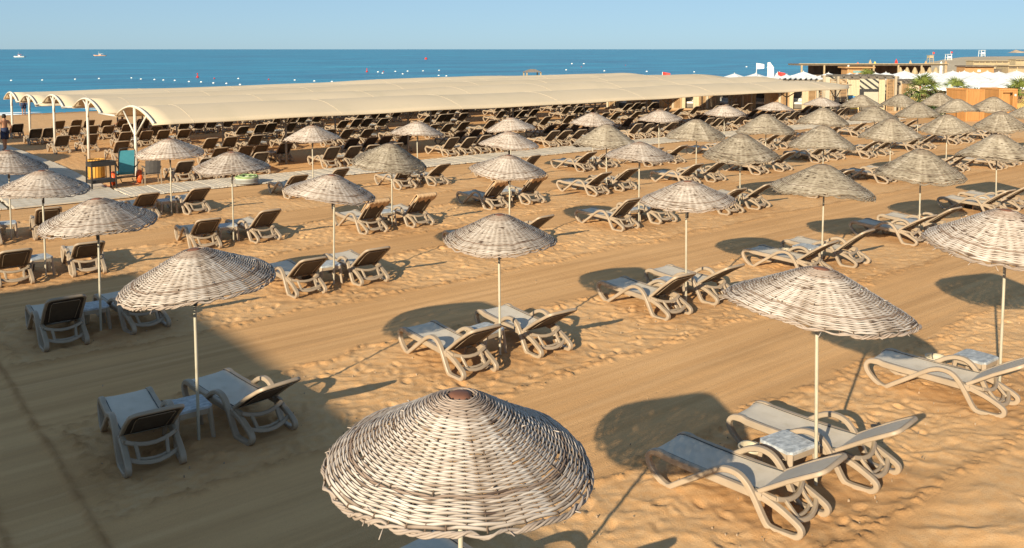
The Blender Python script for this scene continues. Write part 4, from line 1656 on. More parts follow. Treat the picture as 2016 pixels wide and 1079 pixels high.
def cabin(x, y, rz, w, d, h, label, door_open):
    C_ = thing('changing_cabin', label, 'cabin', (x, y, 0), rz, 'orange timber changing cabins')
    nb = 9
    bw = w / nb
    bm = MB()
    bm.box((0, 0, h / 2), (bw - .022, .035, h), taper=1.0)
    bme = bm.mesh('board', M['orangewood'])
    for i in range(nb):
        if door_open and 2 <= i <= 6:
            continue
        obj('board', bme, C_, (bw * (i + .5), rng.uniform(-.004, .004), 0))
    nd = int(d / bw)
    for i in range(nd):
        obj('board', bme, C_, (w + rng.uniform(-.004, .004), .02 + bw * (i + .5), 0), (0, 0, math.pi / 2))
        obj('board', bme, C_, (0, .02 + bw * (i + .5), 0), (0, 0, math.pi / 2))
    for i in range(nb):
        obj('board', bme, C_, (bw * (i + .5), d, 0))
    mb = MB()
    for a, b_ in (((-.02, -.03), (w + .02, -.03)), ((w + .02, -.03), (w + .02, d)), ((-.02, -.03), (-.02, d))):
        mb.beam((a[0], a[1], h - .05), (b_[0], b_[1], h - .05), .05, .10)
    part('top_rail', mb, M['orangewood'], C_)
    for px in (.0, w):
        mb = MB()
        mb.box((px, -.035, h / 2), (.09, .06, h))
        part('corner_post', mb, M['orangewood'], C_)
    if door_open:
        mb = MB()
        mb.box((w / 2, 0, h - .14), (bw * 5, .04, .24))
        part('lintel', mb, M['orangewood'], C_)
        mb = MB()
        mb.box((bw * 4.8, .25, (h - .3) / 2), (bw * 4, .04, h - .3))
        part('door', mb, M['orangewood'], C_)
        mb = MB()
        mb.box((w - .12, -.07, h - .45), (.14, .02, .16))
        part('notice', mb, M['mattress'], C_)
    else:
        mb = MB()
        mb.box((w * .45, -.03, h * .49), (w * .62, .025, h * .94))
        o = part('door', mb, M['orangewood'], C_)
        mb = MB()
        mb.tube([(w * .70, -.05, h * .5), (w * .70, -.09, h * .5), (w * .70, -.09, h * .58), (w * .70, -.05, h * .58)], .012, 6)
        part('handle', mb, M['greypost'], o)
    mb = MB()
    mb.box((w / 2, d / 2, h / 2), (w - .12, d - .12, h - .2))
    if not door_open:
        part('inner_lining', mb, M['cabdark'], C_)
    mb = MB()
    mb.box((w / 2, d / 2, .03), (w - .05, d - .05, .06))
    part('floor', mb, M['deck'], C_)
    return C_


cabin(31.55, 60.6, R(6), 1.30, 2.3, 2.22, 'closed orange timber changing cabin with a plain door', False)
cabin(34.6, 62.0, R(4), 1.30, 2.2, 2.20, 'orange timber changing cabin with an open doorway at the right edge', True)

# ------------------------------------------------------------------ planting by the cabins
M['leafd'] = mat('oleander_leaf', (0.045, 0.085, 0.025), 0.55, 0.45, 2.5)
M['flower'] = mat('white_blossom', (0.72, 0.66, 0.52), 0.8, 0.1)
M['stem'] = mat('shrub_stem', (0.13, 0.09, 0.05), 0.9)


BUSH = [(30.3, 63.4, 1.5, 1.25, 'left of the palm'), (32.0, 64.2, 1.9, 1.45, 'under the tall palm'), (33.6, 65.2, 2.1, 1.35, 'beside the closed orange cabin'), (31.0, 66.2, 2.0, 1.2, 'behind the painted board'), (36.6, 67.5, 2.0, 1.2, 'behind the orange cabins')]
for i, (x, y, h, w, wh) in enumerate(BUSH):
    B = thing('oleander_bush', 'dark green oleander bush with white blossom %s' % wh, 'bush', (x, y, 0), 0, 'oleander bushes by the cabins')
    r_ = random.Random(40 + i)
    cl = [((r_.uniform(-w * .7, w * .7), r_.uniform(-.5, .5), h * r_.uniform(.25, .8)), r_.uniform(.32, .55)) for _ in range(14)]
    obj('foliage', leaf_mesh('foliage', cl, 2600, .085, M['leafd'], i), B, kind='stuff')
    obj('blossom', leaf_mesh('blossom', [((c[0], c[1] - .1, c[2] + .05), rd * 1.1) for c, rd in cl], 120, .07, M['flower'], i + 9), B, kind='stuff')
    mb = MB()
    for k in range(7):
        c = cl[k][0]
        mb.tube([(r_.uniform(-.1, .1), r_.uniform(-.1, .1), -.1), (c[0] * .5, c[1] * .5, c[2] * .5), c], [.03, .022, .008], 5)
    part('branches', mb, M['stem'], B, kind='stuff')

M['frond'] = mat('palm_frond', (0.16, 0.19, 0.045), 0.5, 0.35, 4)
M['dryfrond'] = mat('dry_palm_frond', (0.42, 0.30, 0.10), 0.7, 0.25, 4)
M['trunk'] = mat('palm_trunk', (0.25, 0.14, 0.08), 0.9, 0.3, 8, bump=.4, bscale=20)


def frond_mesh(m, L_, seed):
    r_ = random.Random(seed)
    b = MB()
    base = [(0, 0, 0), (L_ * .28, 0, L_ * .06), (L_ * .5, 0, L_ * .06)]
    b.tube(base, [.022, .016, .010], 5)
    o_ = Vector((L_ * .5, 0, L_ * .06))
    n = 15
    for i in range(n):
        a = R(-95 + 190 * i / (n - 1))
        l = L_ * .55 * (1 - .25 * abs(a) / 1.6) * r_.uniform(.9, 1.05)
        d = Vector((math.cos(a), math.sin(a), r_.uniform(-.05, .12)))
        sdv = Vector((-math.sin(a), math.cos(a), 0)) * .035
        mid = o_ + d * l * .55
        tip = o_ + d * l + Vector((0, 0, -.38 * l))
        b.add([o_ - sdv * .3, o_ + sdv * .3, mid + sdv, tip, mid - sdv], [(0, 1, 2, 4), (4, 2, 3)])
    return b.mesh('frond', m)


FR = [frond_mesh(M['frond'], 1.25, k) for k in range(3)]
FRD = [frond_mesh(M['dryfrond'], 1.15, k + 5) for k in range(2)]


def palm(x, y, h, sc_, n, nd, label):
    B = thing('fan_palm', label, 'palm tree', (x, y, gxy(x, y)), rng.uniform(0, 6), 'fan palms by the cabins')
    mb = MB()
    mb.tube([(0, 0, -.2), (.02, 0, h * .35), (.05, .02, h * .7), (.04, .0, h)], [.24, .19, .17, .20], 10)
    part('trunk', mb, M['trunk'], B, True)
    for i in range(n):
        el = R(80 - 95 * (i / n) ** 1.1)
        az = i * 2.39996
        obj('frond', FR[i % 3], B, (.04, 0, h + .05), (rng.uniform(-.4, .4), -el, az), (sc_, sc_, sc_))
    for i in range(nd):
        obj('dry_frond', FRD[i % 2], B, (.04, 0, h - .05), (rng.uniform(-.5, .5), R(rng.uniform(25, 70)), i * 2.39996), (sc_, sc_, sc_))


palm(30.6, 65.0, 1.7, 1.3, 20, 12, 'tall fan palm with yellowed lower fronds between pergola and orange cabin')
palm(34.6, 68.0, 1.5, 1.15, 13, 3, 'fan palm rising behind the closed orange cabin, beside the white parasols')
palm(38.6, 66.5, 1.4, 1.3, 16, 6, 'fan palm at the right edge behind the open cabin')
palm(32.5, 80.0, 2.3, .8, 18, 4, 'small fan palm showing above the pergola roof')

M['signblue'] = mat('pale_blue_board', (0.33, 0.43, 0.46), 0.6, 0.1, dirt=(0.55, 0.42, 0.08), dirt_amt=1.0, scale=1.6)
B = thing('painted_surfboard', 'upright pale blue surfboard with yellow patches among the bushes', 'surfboard', (31.9, 63.6, 0), R(-10))
mb = MB()
out = []
for i in range(24):
    a = 2 * math.pi * i / 24
    out.append((.25 * math.sin(a) * (1 - .15 * math.cos(a)), 1.5 - .98 * math.cos(a)))
V = [(x, -.03, z) for x, z in out] + [(x, .03, z) for x, z in out]
mb.add(V, [tuple(range(24)), tuple(range(47, 23, -1))] + [(i, i + 24, (i + 1) % 24 + 24, (i + 1) % 24) for i in range(24)])
part('board', mb, M['signblue'], B)
mb = MB()
mb.box((0, .06, .45), (.08, .06, .95))
part('stake', mb, M['slatwood'], B)

# ------------------------------------------------------------------ white parasols of the next beach
M['whitecloth'] = mat('white_parasol_cloth', (0.70, 0.69, 0.68), 0.85, 0.06)


def white_parasol_mesh(seed):
    r_ = random.Random(seed)
    b = MB()
    n = 8
    rings = []
    for q, z in ((0.02, .46), (.3, .32), (.65, .14), (1.0, 0.0)):
        row = []
        for i in range(n * 2 + 1):
            a = math.pi * i / n + .39
            sc_ = 1.0 if i % 2 == 0 else .93 - .02 * q
            row.append((1.62 * q * math.cos(a) * sc_, 1.62 * q * math.sin(a) * sc_, 2.0 + z + (-.04 * q if i % 2 else 0)))
        rings.append(row)
    rings.append([(x * 1.0, y * 1.0, z - .18) for x, y, z in rings[-1]])
    b.grid(rings, flip=True)
    p = MB()
    p.tube([(0, 0, -.1), (0, 0, 2.46)], .035, 8)
    f = MB()
    f.lathe([(.0, 2.58), (.05, 2.54), (.03, 2.44)], 8, cap=False)
    return [('canopy', b.mesh('canopy', M['whitecloth'])), ('pole', p.mesh('pole', M['steel'])), ('finial', f.mesh('finial', M['steel']))]


WP = white_parasol_mesh(1)
nrow = 0
for y, x0, x1 in ((69.5, 33.5, 42), (75, 33.0, 45), (81, 30.5, 49), (87.5, 31.0, 52), (94.5, 29.0, 56), (102, 27.5, 60), (109, 27.0, 63)):
    nrow += 1
    x = x0 + rng.uniform(0, .8)
    n = 0
    while x < x1:
        n += 1
        yy = y + rng.uniform(-.7, .7)
        sc_ = rng.uniform(.93, 1.08)
        U = thing('white_parasol', 'white parasol, %s from left in the %s row beyond the cabins' % (nth(n), nth(nrow)), 'parasol', (x, yy, gxy(x, yy)), rng.uniform(0, 3), 'white parasols of the neighbouring beach')
        U.scale = (1, 1, sc_)
        for nm, me in WP:
            obj(nm, me, U)
        x += rng.uniform(2.7, 3.3)
n = 0
for x in np.arange(32.6, 40.5, 1.15):
    n += 1
    o = lounger('l50', 0, 0, '%s lounger from left standing behind the orange cabins' % nth(n), 'loungers behind the orange cabins')
    o.location = (x, 67.2 + .15 * x - 5.1 + 2.2, .0)
    o.rotation_euler = (0, 0, R(-30))

# ------------------------------------------------------------------ beach bar, kiosks and huts far behind
M['thatch'] = mat('dark_thatch', (0.15, 0.12, 0.095), 0.95, 0.3, 2, stretch=(1, 1, .3))
M['straw'] = mat('straw_mat', (0.40, 0.31, 0.19), 0.9, 0.15, 3)
M['kiosk'] = mat('kiosk_timber', (0.44, 0.25, 0.11), 0.7, 0.2, 3, stretch=(.5, .5, 5))
M['teal_sign'] = mat('teal_sign', (0.20, 0.36, 0.36), 0.6, 0.5, 6, stretch=(3, 1, .5))
M['redp'] = mat('red_plastic', (0.60, 0.04, 0.03), 0.5, 0.1)
M['whitep'] = mat('white_paint', (0.78, 0.76, 0.72), 0.6, 0.05)
M['dune2'] = M['straw']

xg, yg = 51, 125
zg = gxy(xg, yg)
B = thing('beach_bar', 'long dark thatched beach bar with pale posts beyond the white parasols', 'bar', (40.9, 124.0, zg), R(0.5))
mb = MB()
mb.box((10.2, 2, 3.32), (21.0, 5.0, .22))
part('roof', mb, M['thatch'], B)
mb = MB()
mb.box((10.2, -.6, 3.46), (21.2, .3, .12))
part('roof_edge', mb, M['straw'], B)
mb = MB()
mb.box((11.5, 4.0, 1.6), (18, .2, 3.1))
part('back_wall', mb, M['thatch'], B)
mb = MB()
mb.box((5.0, 2.0, .9), (7.0, .12, 1.9))
part('reed_screen', mb, M['thatch'], B)
for i, x in enumerate((0, 3.2, 6.6, 10.2, 13.7, 17, 20.4)):
    mb = MB()
    mb.box((x, -.5, 1.6), (.20, .2, 3.4))
    part('post', mb, M['whitep'] if i in (2,) else M['straw'], B)
for i, x in enumerate((14.2, 15.2, 16.3, 17.4, 18.4, 19.3)):
    mb = MB()
    mb.lathe([(.42, 1.55), (.40, 2.3), (.15, 2.9), (.03, 3.0)], 8)
    o = part('woven_lamp', mb, M['straw'], B, loc=(x, 0, 0))
B = thing('timber_kiosk', 'orange-brown timber kiosk with a teal sign in front of the bar', 'kiosk', (46.5, 121.5, gxy(46, 121)), R(0))
mb = MB()
mb.box((1.7, 1, 1.45), (3.3, 2.2, 2.9))
part('wall', mb, M['kiosk'], B)
mb = MB()
mb.box((1.7, .9, 3.0), (4.1, 3.0, .18))
part('roof', mb, M['kiosk'], B)
mb = MB()
mb.box((1.6, -.14, 2.40), (1.5, .04, .30))
part('sign', mb, M['teal_sign'], B)
mb = MB()
mb.box((.75, -.14, 1.75), (1.1, .04, .30))
part('sign', mb, M['teal_sign'], B)
for x in (.2, 3.2):
    mb = MB()
    mb.box((x, -.15, 1.4), (.14, .10, 2.8))
    part('post', mb, M['slatwood'], B)
mb = MB()
mb.box((2.2, -.13, 1.5), (.9, .03, .9))
part('hatch', mb, M['yellowwood'], B)
B = thing('timber_kiosk', 'wide timber kiosk with dark roof edge and a white plate, behind the parasols', 'kiosk', (60.8, 117.5, gxy(62, 118)), R(0))
mb = MB()
mb.box((1.95, 1, 1.4), (3.9, 2.2, 3.0))
part('wall', mb, M['kiosk'], B)
mb = MB()
mb.box((1.95, .9, 2.98), (4.2, 2.9, .16))
part('roof', mb, M['thatch'], B)
mb = MB()
mb.box((1.9, -.13, 2.35), (.42, .04, .30))
part('plate', mb, M['whitep'], B)
mb = MB()
mb.box((4.6, .4, 1.3), (1.2, .1, 2.6))
part('fence_panel', mb, M['thatch'], B)
for nm, (x, y, w, h, lab) in enumerate(((66.4, 117.0, 7.0, 2.9, 'straw-walled hut with scalloped dark eaves at the right edge'), (96.0, 182.0, 7.5, 2.3, 'low straw hut on the dune above the wide kiosk'), (118.0, 205.0, 9.0, 2.3, 'low straw hut on the dune at the far right'))):
    B = thing('straw_hut', lab, 'hut', (x, y, gxy(x, y) if y < 150 else 0.2), 0)
    mb = MB()
    mb.box((w / 2, 1.5, h / 2), (w, 3, h))
    part('wall', mb, M['straw'], B)
    mb = MB()
    mb.box((w / 2, 1.4, h + .08), (w + .3, 3.4, .12))
    part('roof', mb, M['straw'], B)
    for i in range(int(w / 1.2)):
        mb = MB()
        mb.box((.6 + i * 1.2, -.06, h - .14), (1.0, .05, .26))
        part('eaves_mat', mb, M['thatch'], B)
for i in range(6):
    U = thing('red_chair', 'red plastic chair at the beach bar, %s from left' % nth(i + 1), 'chair', (52.6 + i * .95, 123.2, gxy(53, 123)), R(170 + rng.uniform(-20, 20)), 'red chairs at the beach bar')
    mb = MB()
    mb.box((0, 0, .45), (.5, .5, .06))
    mb.box((0, .24, 1.0), (.5, .06, 1.1), Matrix.Rotation(R(-8), 3, 'X'))
    part('shell', mb, M['redp'], U)
    mb = MB()
    for sx in (-1, 1):
        for sy in (-1, 1):
            mb.beam((sx * .2, sy * .2, .43), (sx * .22, sy * .22, -.02), .05)
    part('leg_frame', mb, M['redp'], U)

# posts and boards standing beyond the bar roof
for i, (x, h, m) in enumerate(((58.5, 2.8, 'orange'), (60.6, 3.3, 'straw'), (61.4, 3.0, 'yellow'), (65.0, 3.4, 'redp'), (67.4, 3.2, 'straw'), (70.0, 3.1, 'slatwood'), (72.6, 3.0, 'whitep'), (73.4, 3.1, 'slatwood'))):
    U = thing('standing_board', '%s upright board beyond the bar roof, %s from left' % ({'orange': 'orange', 'straw': 'straw-coloured', 'yellow': 'yellow', 'redp': 'red', 'slatwood': 'tan', 'whitep': 'white'}[m], nth(i + 1)), 'board', (x, 148.0, -1.0), 0, 'upright boards beyond the bar')
    mb = MB()
    w = .85 if m == 'orange' else .45
    mb.add([(-w / 2, -.03, 0), (w / 2, -.03, 0), (w / 2, -.03, h * .85 + 1), (0, -.03, h + 1), (-w / 2, -.03, h * .85 + 1), (-w / 2, .03, 0), (w / 2, .03, 0), (w / 2, .03, h * .85 + 1), (0, .03, h + 1), (-w / 2, .03, h * .85 + 1)],
           [(0, 1, 2, 3, 4), (9, 8, 7, 6, 5), (0, 5, 6, 1), (1, 6, 7, 2), (2, 7, 8, 3), (3, 8, 9, 4), (4, 9, 5, 0)])
    part('panel', mb, M[m], U)
    mb = MB()
    mb.box((0, .06, .4), (.1, .08, 1.6))
    part('stake', mb, M['slatwood'], U)

# lifeguard towers, flags
def tower(x, y, z, w, h, label, white, flag):
    U = thing('lifeguard_tower', label, 'lifeguard tower', (x, y, z), R(5))
    m = M['whitep'] if white else M['straw']
    for sx in (-1, 1):
        for sy in (-1, 1):
            mb = MB()
            mb.beam((sx * w * .5, sy * w * .5, -.4), (sx * w * .42, sy * w * .42, h), w * .08)
            part('leg', mb, m, U)
    mb = MB()
    mb.box((0, 0, h * .5), (w * 1.05, w * 1.05, h * .05))
    part('platform', mb, m, U)
    mb = MB()
    if white:
        mb.box((0, -w * .45, h * .60), (w * .95, .06, h * .16))
    else:
        mb.box((0, 0, h * .80), (w * .9, w * .9, h * .3))
    part('guard_panel', mb, m, U)
    mb = MB()
    mb.box((0, 0, h), (w * 1.1, w * 1.1, h * .05))
    part('roof', mb, m, U)
    for q in (.18, .34):
        mb = MB()
        mb.beam((-w * .48, -w * .48, h * q), (w * .48, -w * .48, h * q), w * .06)
        part('ladder_rung', mb, m, U)
    if flag:
        mb = MB()
        mb.tube([(w * .5, 0, h * .8), (w * .5, 0, h * 1.45)], w * .03, 6)
        part('flag_pole', mb, m, U)
        mb = MB()
        mb.grid([[(w * .5 + .45 * w * q, .05 * math.sin(q * 6), h * (1.42 - z_ * .28 * (1 - q * .3)) - q * .1) for q in (0, .25, .5, .75, 1)] for z_ in (0, .5, 1)])
        part('flag', mb, M['redp'], U)
    return U


tower(152.0, 318.0, -.1, 1.7, 2.9, 'brown lifeguard tower with a red flag on the headland', False, True)
tower(192.0, 385.0, -.1, 2.0, 2.9, 'white lifeguard tower with a red flag on the headland', True, True)
tower(322.0, 600.0, -.1, 3.0, 4.4, 'tall white lifeguard tower on the crest of the headland', True, False)


def flag(x, y, z0, h, col, label, feather):
    U = thing('beach_flag', label, 'flag', (x, y, z0), 0)
    mb = MB()
    mb.tube([(0, 0, 0), (0, 0, h)], .035, 6)
    part('flag_pole', mb, M['whitep'], U)
    mb = MB()
    if feather:
        mb.grid([[(.02 + w_ * q, .02 * math.sin(q * 5), z) for q in (0, .5, 1)] for z, w_ in ((h * .35, .25), (h * .6, .75), (h * .85, .70), (h, .25))])
    else:
        mb.grid([[(.02 + .9 * q, .06 * math.sin(q * 5), h - .75 * z_ * (1 - .3 * q) - q * .15) for q in (0, .25, .5, .75, 1)] for z_ in (0, .5, 1)])
    part('flag_cloth', mb, M[col], U, True)


flag(30.2, 108.0, -.6, 3.9, 'whitep', 'small white flag left of the feather banner', False)
flag(31.3, 107.0, -.6, 4.0, 'whitep', 'white feather banner beyond the canopies', True)
flag(31.9, 105.0, -.6, 2.9, 'redp', 'red flag beside the white feather banner', False)
flag(17.9, 104.0, -.8, 3.1, 'redp', 'red flag poking up behind the middle of the canopy', False)

# gazebo on the water's edge
M['shingle'] = mat('grey_shingle', (0.22, 0.18, 0.15), 0.9, 0.2)
B = thing('lookout_gazebo', 'small hip-roofed gazebo rising behind the canopy ridge', 'gazebo', (3.0, 130.0, SEA_Z), R(12))
mb = MB()
mb.add([(-1.25, -1.25, 2.75), (1.25, -1.25, 2.75), (1.25, 1.25, 2.75), (-1.25, 1.25, 2.75), (-.35, -.35, 3.2), (.35, -.35, 3.2), (.35, .35, 3.2), (-.35, .35, 3.2)], [(3, 2, 1, 0), (4, 5, 6, 7), (0, 1, 5, 4), (1, 2, 6, 5), (2, 3, 7, 6), (3, 0, 4, 7)])
part('roof', mb, M['shingle'], B)
for sx in (-1, 1):
    for sy in (-1, 1):
        mb = MB()
        mb.box((sx * 1.05, sy * 1.05, 1.1), (.18, .18, 3.3))
        part('post', mb, M['straw'], B)
mb = MB()
mb.box((0, 0, .8), (2.4, 2.4, .15))
part('platform', mb, M['straw'], B)

# ------------------------------------------------------------------ on the water
M['hullw'] = mat('white_hull', (0.75, 0.70, 0.65), 0.4, 0.05)
M['hullr'] = mat('coral_hull', (0.72, 0.33, 0.20), 0.4, 0.08)


def boat(x, y, rz, L_, label, m, m2, canopyc):
    U = thing('motor_boat', label, 'boat', (x, y, SEA_Z), rz)
    secs = []
    for q, w, top, bot in ((0, .13, .75, .05), (.1, .15, .72, -.1), (.45, .16, .70, -.15), (.75, .12, .85, -.1), (.92, .05, 1.0, .1), (1.0, .005, 1.1, .6)):
        X = (q - .5) * L_
        w *= L_
        secs.append([(X, -w, top), (X, -w * .85, .3), (X, -w * .45, bot), (X, 0, bot - .08), (X, w * .45, bot), (X, w * .85, .3), (X, w, top)])
    mb = MB()
    mb.grid(secs)
    mb.add(secs[0], [tuple(range(7))])
    part('hull', mb, m, U)
    mb = MB()
    top_ = [s_[0] for s_ in secs] + [s_[-1] for s_ in secs[::-1]]
    mb.add([(x_, y_ * .95, z_ - .03) for x_, y_, z_ in top_], [tuple(range(len(top_)))])
    part('deck', mb, M['hullw'], U)
    mb = MB()
    mb.box((-.02 * L_, 0, 1.1), (.2 * L_, .18 * L_, .8), taper=.85)
    part('wheelhouse', mb, m2, U)
    mb = MB()
    mb.box((-.1 * L_, 0, 2.3), (.34 * L_, .24 * L_, .12))
    part('awning', mb, canopyc, U)
    for sx in (-.24, .05):
        for sy in (-1, 1):
            mb = MB()
            mb.tube([(sx * L_, sy * .10 * L_, .7), (sx * L_, sy * .11 * L_, 2.3)], .05, 6)
            part('awning_post', mb, M['hullw'], U)
    mb = MB()
    mb.tube([(.08 * L_, 0, .8), (.08 * L_, 0, 4.2)], .06, 6)
    part('mast', mb, M['hullw'], U)


boat(-372, 661, R(170), 9.6, 'white motor boat with an awning, leftmost on the sea', M['hullw'], M['hullw'], M['redp'])
boat(-372, 790, R(185), 11.0, 'coral and white boat on the sea left of the centre', M['hullr'], M['hullr'], M['hullw'])
BUOY = [(-98, 171), (-93, 173), (-89, 178), (-86, 182), (-81, 186), (-76, 179), (-72, 176), (-69, 173), (-66, 171), (-61, 165), (-58, 163), (-54, 158), (-51, 156), (-57, 182), (-47, 151), (-43, 173), (-38, 168), (-34, 165), (-36, 235), (-33, 223), (-32, 240), (-27, 216), (-29, 243), (-25, 246), (-21, 252), (-17, 203), (-15, 200), (25, 365), (30, 365), (16, 258), (26, 246), (37, 240), (49, 235), (81, 302), (86, 294)]
b1, b2_ = MB(), MB()
b1.tube([(-.42, 0, .05), (-.3, 0, .10), (0, 0, .12), (.3, 0, .10), (.42, 0, .05)], [.08, .22, .26, .22, .08], 10)
ME_B = b1.mesh('float', M['whitep'], True)
b2_.tube([(0, 0, .28), (0, 0, .5)], [.05, .03], 6)
ME_B2 = b2_.mesh('eyelet', M['whitep'], True)
BUOY.sort(key=lambda p: p[0] / p[1])
for i, (x, y) in enumerate(BUOY):
    U = thing('float_buoy', 'small white float buoy on the sea, %s from left' % nth(i + 1), 'buoy', (x, y, SEA_Z), rng.uniform(-.3, .3), 'white float buoys of the swimming line')
    k_ = .48 * max(1.0, y / 190)
    U.scale = (k_, k_, k_)
    obj('float', ME_B, U)
    obj('eyelet', ME_B2, U)
RB = [(-68, 189, 1), (-49, 176, 0), (-39, 235, 1), (-35, 238, 0), (-52, 529, 2), (43, 331, 0), (24, 302, 0), (-62, 182, 0)]
RB.sort(key=lambda p: p[0] / p[1])
for i, (x, y, tall) in enumerate(RB):
    U = thing('marker_buoy', '%s red marker buoy on the sea, %s red one from left' % ('large' if tall else 'small', nth(i + 1)), 'buoy', (x, y, SEA_Z), 0, 'red marker buoys')
    k_ = .7 if tall else .4
    if tall == 2:
        k_ = 2.0
    mb = MB()
    mb.lathe([(.05, -.1), (.40 * k_, .05), (.42 * k_, .35 * k_), (.12 * k_, .6 * k_)], 12)
    part('float_body', mb, M['redp'], U)
    if tall == 1:
        mb = MB()
        mb.lathe([(.08, .55 * k_), (.08, 1.1 * k_), (.22 * k_, 1.15 * k_), (.22 * k_, 1.4 * k_), (.02, 1.45 * k_)], 10)
        part('top_mark', mb, M['redp'], U)

# ------------------------------------------------------------------ people
M['skin'] = mat('tanned_skin', (0.36, 0.17, 0.095), 0.55, 0.08, 8)
M['navy'] = mat('navy_shorts', (0.018, 0.025, 0.06), 0.8, 0.15)
M['hair'] = mat('dark_hair', (0.02, 0.014, 0.010), 0.7, 0.2)


def person(loc, rz, label, J, E, rad, shorts=None, scale=1.0):
    U = thing('person', label, 'person', loc, rz)
    U.scale = (scale,) * 3
    me = bpy.data.meshes.new('body')
    names = list(J)
    me.from_pydata([J[n_] for n_ in names], [(names.index(a), names.index(b)) for a, b in E], [])
    o = obj('body', me, U)
    me.materials.append(M['skin'])
    md = o.modifiers.new('skin', 'SKIN')
    for n_, v in zip(names, me.skin_vertices[0].data):
        rr_ = rad[n_]
        v.radius = (rr_, rr_) if not isinstance(rr_, tuple) else rr_
        v.use_root = (n_ == 'pelvis')
    md.use_smooth_shade = True
    s2 = o.modifiers.new('subdivision', 'SUBSURF')
    s2.levels = 2
    s2.render_levels = 2
    h = Vector(J['head'])
    mb = MB()
    mb.lathe([(.02, .135), (.07, .115), (.092, .06), (.096, 0.0), (.085, -.05), (.06, -.07)], 14, c=(h.x, h.y - .012, h.z), cap=False)
    part('hair', mb, M['hair'], U, True)
    if shorts:
        mb = MB()
        mb.tube([shorts[0] + Vector((0, 0, .16)), shorts[0] + Vector((0, 0, .02)), shorts[0] - Vector((0, 0, .08))], [.165, .175, .178], 14)
        for a, b in shorts[1]:
            mb.tube([a, (a + b) / 2, b], [.115, .12, .125], 12)
        part('shorts', mb, M['navy'], U, True)
    return U


RAD = dict(pelvis=(.14, .11), waist=(.135, .10), chest=(.165, .115), neck=.055, head=(.085, .10), top=(.075, .085), shL=.065, shR=.065, elL=.045, elR=.045, wrL=.033, wrR=.033, haL=.036, haR=.036, fiL=.015, fiR=.015,
           hpL=.095, hpR=.095, knL=.062, knR=.062, anL=.042, anR=.042, toL=.035, toR=.035)
EDG = [('pelvis', 'waist'), ('waist', 'chest'), ('chest', 'neck'), ('neck', 'head'), ('head', 'top'), ('chest', 'shL'), ('chest', 'shR'), ('shL', 'elL'), ('elL', 'wrL'), ('wrL', 'haL'), ('haL', 'fiL'), ('shR', 'elR'), ('elR', 'wrR'), ('wrR', 'haR'), ('haR', 'fiR'),
       ('pelvis', 'hpL'), ('pelvis', 'hpR'), ('hpL', 'knL'), ('knL', 'anL'), ('anL', 'toL'), ('hpR', 'knR'), ('knR', 'anR'), ('anR', 'toR')]


def stand(stride, arm):
    J = dict(pelvis=(0, 0, .95), waist=(0, 0, 1.12), chest=(0, .01, 1.34), neck=(0, .0, 1.53), head=(0, .02, 1.64), top=(0, .01, 1.73))
    for sgn, k in ((-1, 'L'), (1, 'R')):
        st_ = stride * sgn
        J['sh' + k] = (sgn * .20, 0, 1.43)
        J['el' + k] = (sgn * .27, -st_ * .5 - .02, 1.15)
        J['wr' + k] = (sgn * (.27 - arm * .1), -st_ * .7 + .08 + arm * .1, .92 + arm * .05)
        J['ha' + k] = (sgn * (.265 - arm * .13), -st_ * .75 + .10 + arm * .12, .84 + arm * .06)
        J['fi' + k] = (sgn * (.26 - arm * .14), -st_ * .75 + .12 + arm * .14, .76 + arm * .08)
        J['hp' + k] = (sgn * .095, 0, .90)
        J['kn' + k] = (sgn * .10, st_ * .55 + .03, .50)
        J['an' + k] = (sgn * .10, st_, .085)
        J['to' + k] = (sgn * .12, st_ + .17, .035)
    return J


J = stand(.14, 0.0)
person(W(7.62, 50.7, gz(50.7) + .05), ROWA + R(20), 'shirtless man in navy shorts walking away on the plank walkway, left edge', J, EDG, RAD,
       (Vector((0, 0, .95)), [(Vector((-.095, .0, .90)), Vector((-.10, -.06, .56))), (Vector((.095, 0, .90)), Vector((.10, .08, .56)))]), 1.05)
J = stand(.03, 0.3)
person(W(15.3, 91.0, gz(91.0)), ROWA + R(5), 'man in dark swim shorts standing at the water under the left canopies', J, EDG, RAD,
       (Vector((0, 0, .95)), [(Vector((-.095, .0, .90)), Vector((-.10, .01, .60))), (Vector((.095, 0, .90)), Vector((.10, .01, .60)))]), 1.05)
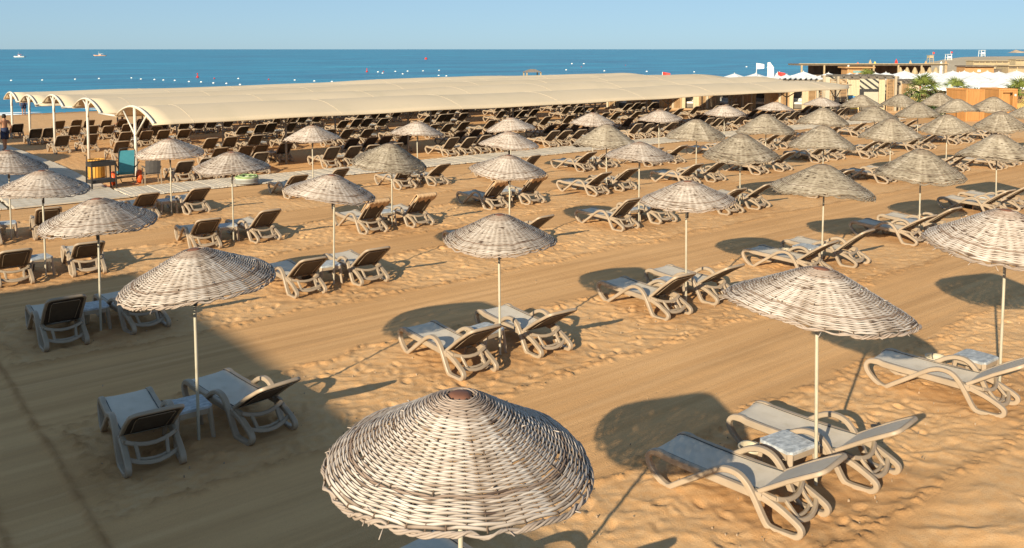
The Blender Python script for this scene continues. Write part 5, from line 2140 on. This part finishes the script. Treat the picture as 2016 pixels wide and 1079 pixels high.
# reclining sunbather with blue towel
J = dict(pelvis=(0, .45, .47), waist=(0, .30, .55), chest=(0, .14, .72), neck=(0, .04, .90), head=(0, .04, 1.01), top=(0, .02, 1.10))
for sgn, k in ((-1, 'L'), (1, 'R')):
    J['sh' + k] = (sgn * .20, .08, .81)
    J['el' + k] = (sgn * .28, .18, .58)
    J['wr' + k] = (sgn * .24, .42, .52)
    J['ha' + k] = (sgn * .22, .50, .52)
    J['fi' + k] = (sgn * .21, .57, .51)
    J['hp' + k] = (sgn * .095, .52, .45)
    J['kn' + k] = (sgn * .11, .95, .50)
    J['an' + k] = (sgn * .11, 1.35, .42)
    J['to' + k] = (sgn * .13, 1.42, .50)
person(W(15.8, 60.2, gz(60.2)), ROWA, 'dark-haired sunbather sitting up on a lounger near the shore', J, EDG, RAD)
lounger('l44', 15.8, 60.2, 'lounger carrying the sunbather near the shore', 'loungers near the shore')
mb = MB()
mb.grid([[(x, y, .375 + .012 * math.sin(x * 14 + y * 9)) for y in (.5, .8, 1.1, 1.4, 1.6)] for x in (-.36, -.18, 0, .18, .36)])
o = obj('beach_towel', mb.mesh('beach_towel', M['bluet'], True), None, W(17.0, 60.2, gz(60.2) + .02), (0, 0, ROWA))
o.modifiers.new('thickness', 'SOLIDIFY').thickness = .03
tag(o, 'bright blue towel spread on a lounger near the sunbather', 'towel')
lounger('l44', 17.0, 60.2, 'lounger under the bright blue towel near the sunbather', 'loungers near the shore')

# pair of sandals left on the sand
B = thing('sandals', 'pair of dark sandals on the sand behind the nearest right-hand lounger', 'sandals', W(10.76, 5.62, .02), ROWA + .5)
for sgn in (-1, 1):
    mb = MB()
    n_ = 14
    out_ = [((.042 + .008 * math.sin(2 * math.pi * i / n_)) * math.cos(2 * math.pi * i / n_) + sgn * .07, .13 * math.sin(2 * math.pi * i / n_) + sgn * .03) for i in range(n_)]
    mb.add([(x, y, 0) for x, y in out_] + [(x, y, .022) for x, y in out_], [tuple(range(n_ - 1, -1, -1)), tuple(range(n_, 2 * n_))] + [(i, (i + 1) % n_, (i + 1) % n_ + n_, i + n_) for i in range(n_)])
    mb.tube([(sgn * .07 - .04, sgn * .03 + .0, .02), (sgn * .07, sgn * .03 + .05, .06), (sgn * .07 + .04, sgn * .03 + .0, .02)], .009, 5)
    part('sandal', mb, M['black'], B)
